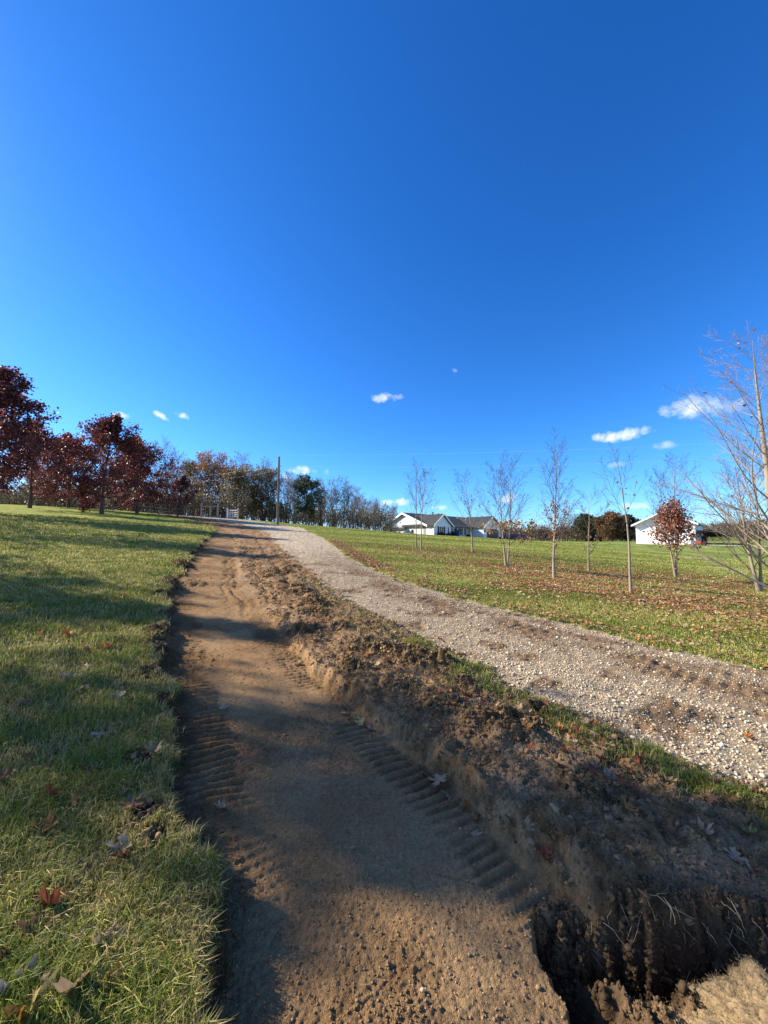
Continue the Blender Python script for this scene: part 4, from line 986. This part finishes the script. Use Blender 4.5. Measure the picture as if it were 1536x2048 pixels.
    gt = MB(); gt.box((16.15, -2.09, 2.15), (21.65, -2.006, 2.32)); gt.box((16.15, -2.09, -.2), (16.3, -2.006, 2.15)); gt.box((21.5, -2.09, -.2), (21.65, -2.006, 2.15)); gt.build('door_frame', M_trim, root)
    # bay with its own little roof on the gable end + windows
    b = MB(); b.box((-.75, 7.2, -3.), (-.004, 11.2, 1.75)); b.build('bay', M_white, root)
    br = MB(); br.prism([(-1.05, 1.72), (.0, 2.15), (.0, 2.3), (-1.05, 1.86)], lambda p, t: (p[0], t, p[1]), 6.9, 11.5); br.build('bay_roof', M_roof, root)
    def winx(y0, y1, z0, z1, x):
        fr = MB(); fr.box((x - .06, y0 - .08, z0 - .08), (x - .004, y1 + .08, z1 + .08)); o = fr.build('window', M_trim, root)
        g = MB(); g.box((x - .085, y0, z0), (x - .062, y1, z1)); g.build('pane', M_glass, o)
    for k in range(3): winx(8.2 + k * 1.0, 8.85 + k * 1.0, .15, 1.4, -.75)
    winx(5.2, 5.8, .55, 1.75, 0)
    # shrubs along the front
    R = np.random.default_rng(9)
    for i, (lx, ly, s, lb) in enumerate(((1.3, -.75, .78, 'clipped dark shrub left of the front window'), (3.5, -.75, .62, 'clipped dark shrub under the front window'), (5.6, -.7, .9, 'biggest dark shrub at the corner of the front wing'), (13.4, .9, .55, 'small dark shrub by the porch'))):
        wx = ox + lx * cos(phi) - ly * sin(phi); wy = oy + lx * sin(phi) + ly * cos(phi); wz = H1(wx, wy)
        q = empty('shrub', (wx, wy, wz), lb, 'shrub', 'shrubs along the house front')
        P = R.normal(0, 1, (900, 3)); P /= np.linalg.norm(P, axis=1)[:, None]; P *= (R.random((900, 1)) ** .3) * s; P[:, 2] = np.abs(P[:, 2]) * 1.5 + .05
        V, F, c = leaves_at(R, P, .2, [[.03, .04, .02], [.05, .05, .025]], [1, 1], jit=.06)
        mesh('foliage', V, F, M_foliage, c, parent=q)
        st = np.array([[[0, 0, -.1], [.02, 0, s * .5], [0, .02, s]]]); V, F = tubes(st, np.array([[.05, .04, .02]]), 6); mesh('trunk', V, [F], M_bark_dark, parent=q)
    # blue cover leaning on the porch
    lx, ly = 8.6, .2; wx = ox + lx * cos(phi) - ly * sin(phi); wy = oy + lx * sin(phi) + ly * cos(phi)
    m = MB(); V = []
    R2 = random.Random(2); nx, nz = 7, 9
    for j in range(nz):
        for i in range(nx):
            t = j / (nz - 1); V.append((-.55 + 1.1 * i / (nx - 1) * (1 - .45 * t) + .25 * t, .07 * sin(i * 2.1 + t) - .1 + .35 * t, 1.75 * t))
    F = [(j * nx + i, j * nx + i + 1, (j + 1) * nx + i + 1, (j + 1) * nx + i) for j in range(nz - 1) for i in range(nx - 1)]
    n0 = len(V); V += [(x, y + .25 * (1 - z / 2), z) for x, y, z in V]; F += [tuple(n0 + k for k in f[::-1]) for f in F]
    m.add(V, F); o = m.build('tarpaulin', M_blue); o.location = (wx, wy, H1(wx, wy)); o.rotation_euler = (0, 0, phi)
    tag(o, 'blue covered item standing on the porch of the house', 'cover')
make_house()

def make_barn():
    x0, y0 = 52.4, 80.0; x1, y1 = 59.2, 73.1
    ang = math.atan2(y1 - y0, x1 - x0); Lw = math.hypot(x1 - x0, y1 - y0)
    root = empty('metal_barn', (x0, y0, 0), 'plain white metal barn behind the russet leaved tree', 'barn', rz=ang)
    zb = H1(x0, y0); za = 1.6 + (1085 - 1049.5) / 768 * 80 ; zb2 = 1.6 + (1085 - 1038) / 768 * 62
    e0 = za; pk = 1.6 + (1085 - 1024) / 768 * 76.5; W = 12.
    m = MB(); m.prism([(0, zb - 3), (Lw, zb - 3), (Lw, e0), (Lw / 2, pk), (0, e0)], lambda p, t: (p[0], t, p[1]), 0, W); m.build('wall', M_steel, root)
    r = MB(); s = (pk - e0) / (Lw / 2); o = .6
    r.prism([(-o, e0 - o * s + .02), (Lw / 2, pk + .02), (Lw / 2, pk + .16), (-o, e0 - o * s + .16)], lambda p, t: (p[0], t, p[1]), -.9, W + .3)
    r.prism([(Lw + o, e0 - o * s + .02), (Lw / 2, pk + .018), (Lw / 2, pk + .158), (Lw + o, e0 - o * s + .16)], lambda p, t: (p[0], t, p[1]), -.9, W + .3)
    r.build('roof', mat_plain('grey_metal_roof', (.30, .30, .30), .5, .3, .3, var=.1), root)
    f = MB(); f.prism([(-o, e0 - o * s - .12), (Lw / 2, pk - .12), (Lw / 2, pk + .19), (-o, e0 - o * s + .19)], lambda p, t: (p[0], t, p[1]), -.96, -.904)
    f.prism([(Lw + o, e0 - o * s - .12), (Lw / 2, pk - .12), (Lw / 2, pk + .188), (Lw + o, e0 - o * s + .19)], lambda p, t: (p[0], t, p[1]), -.96, -.905)
    f.build('fascia', M_trim, root)
    d = MB(); d.box((Lw * .80, -.05, zb - 1), (Lw * .86, -.004, zb + 2.2)); d.build('door', M_trim, root)
    # low dark roofed shed to the right
    sx, sy = 62.0, 74.0; sz = H1(sx, sy)
    root = empty('low_shed', (sx, sy, sz), 'low open shed with a dark roof right of the white barn', 'shed', rz=radians(-8))
    m = MB(); m.prism([(-3.6, 1.7), (0, 2.6), (3.6, 1.5), (3.6, 1.64), (0, 2.75), (-3.6, 1.84)], lambda p, t: (p[0], t, p[1]), -1.2, 5.4); m.build('roof', M_roof, root)
    for px in (-3.3, 3.2):
        for py in (-1.0, 5.1):
            q = MB(); q.box((px - .08, py - .08, -.6), (px + .08, py + .08, 1.72)); q.build('post', M_wood, root)
    m = MB(); m.box((-3.3, 5.2, -.6), (3.2, 5.3, 1.7)); m.build('back_wall', M_bark_dark, root)
    # red wagon in front
    M_red = mat_plain('red_paint', (.34, .045, .035), .45, .4, var=.1)
    cx, cy = 56.3, 68.5; cz = H1(cx, cy)
    w = empty('farm_wagon', (cx, cy, cz), 'red farm wagon parked beside the dark roofed shed', 'wagon', rz=.5); w.scale = (.7, .7, .62)
    b = MB(); b.prism([(-1.25, .55), (1.0, .45), (1.35, .75), (-1.35, 1.25)], lambda p, t: (p[0], t, p[1]), -.65, .65); b.build('body', M_red, w, .03)
    t = MB(); t.cyl((1.3, 0, .45), 'x', .04, 1.1, 8); t.build('drawbar', M_black, w)
    for px in (-.8, .7):
        for py in (-.80, .66):
            k = MB(); k.cyl((px, py, .32), 'y', .32, .14, 18); k.build('wheel', M_black, w)
make_barn()

def make_car(x, y, rz, paint, label, name='parked_car'):
    r = empty(name, (x, y, H1(x, y)), label, 'car', 'cars parked by the garage', rz=rz)
    b = MB(); b.prism([(-2.25, .32), (2.2, .30), (2.3, .55), (2.2, .80), (1.1, .95), (-1.6, 1.0), (-2.2, .95), (-2.3, .6)], lambda p, t: (p[0], t, p[1]), -.88, .88); b.build('body', paint, r, .05)
    c = MB()
    lo = [(-1.75, -.82, .96), (1.05, -.82, .93), (1.05, .82, .93), (-1.75, .82, .96)]; hi = [(-1.25, -.66, 1.45), (.25, -.66, 1.47), (.25, .66, 1.47), (-1.25, .66, 1.45)]
    c.add(lo + hi, [(0, 3, 2, 1), (4, 5, 6, 7), (0, 1, 5, 4), (1, 2, 6, 5), (2, 3, 7, 6), (3, 0, 4, 7)]); cab = c.build('cabin', M_glass, r, .03)
    t = MB(); t.prism([(-1.3, 1.44), (.3, 1.46), (.2, 1.52), (-1.2, 1.51)], lambda p, t_: (p[0], t_, p[1]), -.68, .68); t.build('roof', paint, r)
    for px in (-1.4, 1.4):
        for py in (-.92, .70):
            k = MB(); k.cyl((px, py, .33), 'y', .33, .22, 20); w = k.build('wheel', M_black, r)
            h = MB(); h.cyl((px, py - .01 if py < 0 else py + .2, .33), 'y', .19, .03, 14); h.build('rim', M_metal, w)
    for py in (-.62, .42):
        k = MB(); k.box((2.24, py, .58), (2.31, py + .22, .72)); k.build('headlight', M_trim, r)
        k = MB(); k.box((-2.31, py, .68), (-2.24, py + .22, .82)); k.build('tail_light', M_door, r)
P_red = mat_plain('car_red', (.36, .02, .025), .4, .4, var=.05); P_dark = mat_plain('car_navy', (.012, .013, .018), .45, .3, var=.05)
make_car(30.0, 86, radians(205), P_red, 'dark red car parked right of the garage'); make_car(27.6, 85.2, radians(200), P_dark, 'dark blue car parked close to the garage')

# farm lane strip past the barn
def make_lane():
    P = [(20.5, 75), (30, 78.5), (40, 80), (52, 78), (60, 66), (68, 62), (90, 60)]
    xs = np.concatenate([np.linspace(P[i][0], P[i + 1][0], 12, endpoint=False) for i in range(len(P) - 1)]); ys = np.concatenate([np.linspace(P[i][1], P[i + 1][1], 12, endpoint=False) for i in range(len(P) - 1)])
    dx = np.gradient(xs); dy = np.gradient(ys); l = np.hypot(dx, dy); nx, ny = -dy / l, dx / l; V = []
    for k in np.linspace(-1.5, 1.5, 5):
        a = xs + nx * k; b = ys + ny * k; V.append(np.stack([a, b, H(a, b) + .05], 1))
    V = np.stack(V, 1); n, w, _ = V.shape; i = np.arange(n - 1)[:, None] * w; j = np.arange(w - 1)[None]
    F = np.stack([i + j, i + j + 1, i + j + 1 + w, i + j + w], -1).reshape(-1, 4)
    o = mesh('farm_lane', V.reshape(-1, 3), [F], mat_plain('pale_gravel', (.50, .46, .38), .95, .1, var=.2, vscale=3)); o['kind'] = 'structure'
make_lane()

# ------------------------------------------------------------------ pole, wires, fence, gates
def wire(p, q, sag, r, label, name='power_line'):
    p = np.array(p); q = np.array(q); t = np.linspace(0, 1, 25)[:, None]
    P = p * (1 - t) + q * t; P[:, 2] -= (sag * 4 * t * (1 - t))[:, 0]
    V, F = tubes(P[None], np.full((1, 25), r), 5); o = mesh(name, V, [F], M_wire, smooth=True)
    tag(o, label, 'power line')
def make_pole():
    x, y = -11.45, 41.3; z = H1(x, y)
    root = empty('utility_pole', (x, y, z), 'single weathered utility pole at the top of the gravel drive', 'utility pole')
    hgt = 10.93 - z
    V, F = tubes(np.array([[[0, 0, -.3], [0, 0, hgt * .5], [0, 0, hgt]]]), np.array([[.15, .13, .105]]), 12); mesh('pole', V, [F], M_pole, smooth=True, parent=root)
    m = MB(); m.cyl((0, 0, hgt), 'z', .045, .16, 8); m.cyl((0, 0, hgt + .13), 'z', .07, .06, 8); m.build('insulator', M_metal, root)
    m = MB(); m.cyl((.10, 0, hgt - 1.0), 'x', .05, .14, 8); m.build('insulator', M_metal, root)
    wire((x, y, z + hgt + .18), (40, 31, 10.5), .5, .006, 'upper thin power line running right from the utility pole')
    wire((x + .2, y, z + hgt - 1.0), (40, 31, 9.3), .7, .006, 'lower thin power line running right from the utility pole')
    # next pole to the left, among the trees
    x2, y2 = -40., 54.; z2 = H1(x2, y2)
    r2 = copy_tree(root, (x2, y2, z2), .3, label='second utility pole mostly hidden behind the maroon maples')
    wire((x, y, z + hgt - .95), (x2, y2, z2 + hgt - 3.0), .6, .004, 'upper power line running left from the pole past the small maroon maple')
    wire((x, y, z + hgt - 1.5), (x2, y2, z2 + hgt - 4.0), .6, .004, 'lower power line running left from the pole past the small maroon maple')
make_pole()

def make_fence():
    y0 = 47.5; xs = np.arange(-33.6, -24, 2.3)
    root = empty('wire_fence', (xs[0], y0, 0), 'post and wire fence below the ridge wood left of the gate', 'fence')
    P = []
    for x in xs:
        z = H1(x, y0 + .02 * (x + 30)); y = y0 + .02 * (x + 30)
        m = MB(); m.box((x - xs[0] - .05, y - y0 - .05, z - .3), (x - xs[0] + .05, y - y0 + .05, z + 1.2)); m.build('post', M_pole, root); P.append((x - xs[0], y - y0, z))
    P = np.array(P)
    for h in (.35, .75, 1.18):
        Q = P.copy(); Q[:, 2] += h; Q[:, 1] -= .07; V, F = tubes(Q[None], np.full((1, len(Q)), .006), 4); mesh('wire', V, [F], M_metal, parent=root)
    # wooden H brace
    x = -21.3; y = 46.6; z = H1(x, y)
    b = empty('wooden_brace', (x, y, z), 'wooden brace of three posts with a top rail left of the gate', 'fence brace')
    for k in (-.95, .15, 1.05):
        m = MB(); m.box((k - .08, -.08, -.3), (k + .08, .08, 1.75 if abs(k) > .5 else 1.3)); m.build('post', M_wood, b)
    m = MB(); m.box((-.86, -.05, 1.25), (.96, .05, 1.38)); m.build('rail', M_wood, b)
    # white field gate
    x = -18.3; y = 46.2; z = H1(x, y)
    g = empty('field_gate', (x, y, z), 'pale open field gate at the head of the dirt track', 'gate', rz=radians(-20))
    for k in (-.75, .85):
        m = MB(); m.box((k - .07, -.07, -.3), (k + .07, .07, 1.3)); m.build('post', M_trim if k < 0 else M_wood, g)
    m = MB()
    for h in (.25, .5, .75, 1.05): m.cyl((-.66, 0, h), 'x', .035, 1.42, 8)
    for k in (-.3, .1, .45): m.box((k - .03, -.045, .25), (k + .03, -.036, 1.05))
    m.build('bars', M_trim, g)
make_fence()

# ------------------------------------------------------------------ sky, clouds, sun
w = bpy.data.worlds.new('World'); sc.world = w; w.use_nodes = True
nt = w.node_tree; nt.nodes.clear(); N = nt.nodes.new; L = nt.links.new
sky = N('ShaderNodeTexSky'); sky.sky_type = 'NISHITA'; sky.sun_disc = False
sky.sun_elevation = SUN_EL; sky.sun_rotation = SUN_AZ; sky.altitude = 300; sky.air_density = 1.0; sky.dust_density = .25; sky.ozone_density = 2.5
spx = N('ShaderNodeSeparateColor'); L(sky.outputs[0], spx.inputs[0]); cbx = N('ShaderNodeCombineColor')
for k_, (a_, p_) in enumerate(SKY_TINT):
    pw = N('ShaderNodeMath'); pw.operation = 'POWER'; pw.inputs[1].default_value = p_; L(spx.outputs[k_], pw.inputs[0])
    ml = N('ShaderNodeMath'); ml.operation = 'MULTIPLY'; ml.inputs[1].default_value = a_; L(pw.outputs[0], ml.inputs[0]); L(ml.outputs[0], cbx.inputs[k_])
hs = cbx
tc = N('ShaderNodeTexCoord')
nz = N('ShaderNodeTexNoise'); nz.inputs['Scale'].default_value = 34; nz.inputs['Detail'].default_value = 7; nz.inputs['Roughness'].default_value = .6
L(tc.outputs['Generated'], nz.inputs['Vector'])
def vmath(op, a, b):
    n = N('ShaderNodeVectorMath'); n.operation = op
    for i, q in enumerate((a, b)):
        if isinstance(q, tuple): n.inputs[i].default_value = q
        else: L(q, n.inputs[i])
    return n.outputs['Value'] if op == 'DOT_PRODUCT' else n.outputs[0]
def math_(op, a, b=0., clamp=False):
    n = N('ShaderNodeMath'); n.operation = op; n.use_clamp = clamp
    for i, q in enumerate((a, b)):
        if isinstance(q, (int, float)): n.inputs[i].default_value = q
        else: L(q, n.inputs[i])
    return n.outputs[0]
# azimuth, elevation (degrees), half width, half height, tilt, strength
CLOUDS = [(-34.9, 15.4, 1.1, .42, -.1, .8), (-30.9, 16.2, 1.1, .35, -.45, .95), (-28.1, 16.5, 1.0, .40, -.3, 1.), (.5, 21.1, 2.1, .75, .05, .85),
          (31.8, 13.5, 3.6, .8, .05, 1.), (39.6, 15.5, 3.2, 1.5, .0, .8), (43, 15.0, 2.2, 1.1, .0, .6), (36.4, 11.7, 1.3, .5, 0, .45), (-13.1, 10.3, 2.6, .75, .05, 1.), (-14.6, 9.5, 1.8, .8, 0, .85),
          (2.0, 6.0, 3.4, .55, .08, 1.), (-1.0, 5.4, 1.6, .4, 0, .7), (8.1, 5.1, 1.3, .5, 0, 1.), (18.2, 6.2, 1.4, .8, 0, 1.), (33.4, 4.6, 1.7, .45, 0, .6), (31.5, 9.9, 1.2, .4, 0, .35), (10.8, 24.4, .45, .28, -.3, .25), (28, 4.0, 1.6, .4, 0, .4),
          (46, 6, 2.5, .8, 0, .5), (-8.5, 10.4, .5, .5, 0, .3), (-52, 11, 4, .8, 0, .8), (60, 14, 6, 1.5, 0, .8)]
tot = None
for az, el, hw, hh, tilt, s in CLOUDS:
    a, e = radians(az), radians(el)
    c = (sin(a) * cos(e), cos(a) * cos(e), sin(e)); rt = (cos(a), -sin(a), 0.); up = (-sin(a) * sin(e), -cos(a) * sin(e), cos(e))
    r2 = tuple(rt[i] * cos(tilt) + up[i] * sin(tilt) for i in range(3)); u2 = tuple(-rt[i] * sin(tilt) + up[i] * cos(tilt) for i in range(3))
    W_, H_ = radians(hw), radians(hh)
    x = vmath('DOT_PRODUCT', tc.outputs['Generated'], tuple(q / W_ for q in r2)); y = vmath('DOT_PRODUCT', tc.outputs['Generated'], tuple(q / H_ for q in u2))
    f = vmath('DOT_PRODUCT', tc.outputs['Generated'], c)
    d = math_('ADD', math_('MULTIPLY', x, x), math_('MULTIPLY', y, y)); v = math_('SUBTRACT', 1.15, d)
    v = math_('MULTIPLY', v, math_('GREATER_THAN', f, 0.)); v = math_('ADD', v, math_('MULTIPLY', math_('SUBTRACT', nz.outputs['Fac'], .52), 6.5))
    v = math_('MULTIPLY', v, math_('GREATER_THAN', math_('SUBTRACT', 3.2, d), 0.))
    v = math_('MULTIPLY', math_('MULTIPLY', v, .46, True), s * math.cos(0)); v = math_('MULTIPLY', v, math_('SUBTRACT', 1., math_('MULTIPLY', d, .31), True))
    tot = v if tot is None else math_('MAXIMUM', tot, v)
sdir = (sin(SUN_AZ) * cos(SUN_EL), cos(SUN_AZ) * cos(SUN_EL), sin(SUN_EL))
dt = vmath('DOT_PRODUCT', tc.outputs['Generated'], sdir)
sun_fill = math_('POWER', 2.71828, math_('MULTIPLY', math_('SUBTRACT', dt, 1.), 46.))      # gaussian-like warm glow round the sun, added off-frame as fill light
vy = vmath('DOT_PRODUCT', tc.outputs['Generated'], (0., -1., .15))
mrv = N('ShaderNodeMapRange'); mrv.interpolation_type = 'SMOOTHSTEP'; mrv.inputs['From Min'].default_value = .05; mrv.inputs['From Max'].default_value = .75; L(vy, mrv.inputs['Value'])
back_fill = math_('MULTIPLY', mrv.outputs[0], math_('ADD', nz.outputs['Fac'], .4))  # warm fill light added to the unseen sky behind the camera
def scl(col, f):
    n = N('ShaderNodeVectorMath'); n.operation = 'SCALE'; n.inputs[0].default_value = col; L(f, n.inputs['Scale']); return n.outputs[0]
sm = vmath('ADD', hs.outputs[0], scl((9.5, 8.2, 6.4), sun_fill)); sm = vmath('ADD', sm, scl((.52, .41, .30), back_fill))
mx = N('ShaderNodeMix'); mx.data_type = 'RGBA'; L(tot, mx.inputs[0]); L(sm, mx.inputs[6]); mx.inputs[7].default_value = (4.6, 4.7, 4.9, 1)
bg = N('ShaderNodeBackground'); bg.inputs['Strength'].default_value = .132; L(mx.outputs[2], bg.inputs[0])
wo = N('ShaderNodeOutputWorld'); L(bg.outputs[0], wo.inputs[0])

sd = bpy.data.lights.new('sun', 'SUN'); sd.energy = 5.0; sd.angle = radians(.53); sd.color = (1.0, .91, .77)
so = link(bpy.data.objects.new('sun', sd))
sv = np.array([sin(SUN_AZ) * cos(SUN_EL), cos(SUN_AZ) * cos(SUN_EL), sin(SUN_EL)])
from mathutils import Vector
so.rotation_euler = Vector((-sv[0], -sv[1], -sv[2])).to_track_quat('-Z', 'Y').to_euler(); so.location = (-20, 5, 30)

cam = bpy.data.cameras.new('camera'); co = link(bpy.data.objects.new('camera', cam)); sc.camera = co
cam.sensor_fit = 'HORIZONTAL'; cam.sensor_width = 36; cam.lens = 18.0; cam.clip_start = .05; cam.clip_end = 3000
co.location = (0, 0, EYE); co.rotation_euler = (radians(90) + math.atan(61 / 768.), 0, 0)
sc.view_settings.view_transform = 'Standard'; sc.view_settings.look = 'None'; sc.view_settings.gamma = 1; sc.view_settings.exposure = 1.06
sc.render.resolution_x = 768; sc.render.resolution_y = 1024
sc.cycles.max_bounces = 6; sc.cycles.transparent_max_bounces = 4
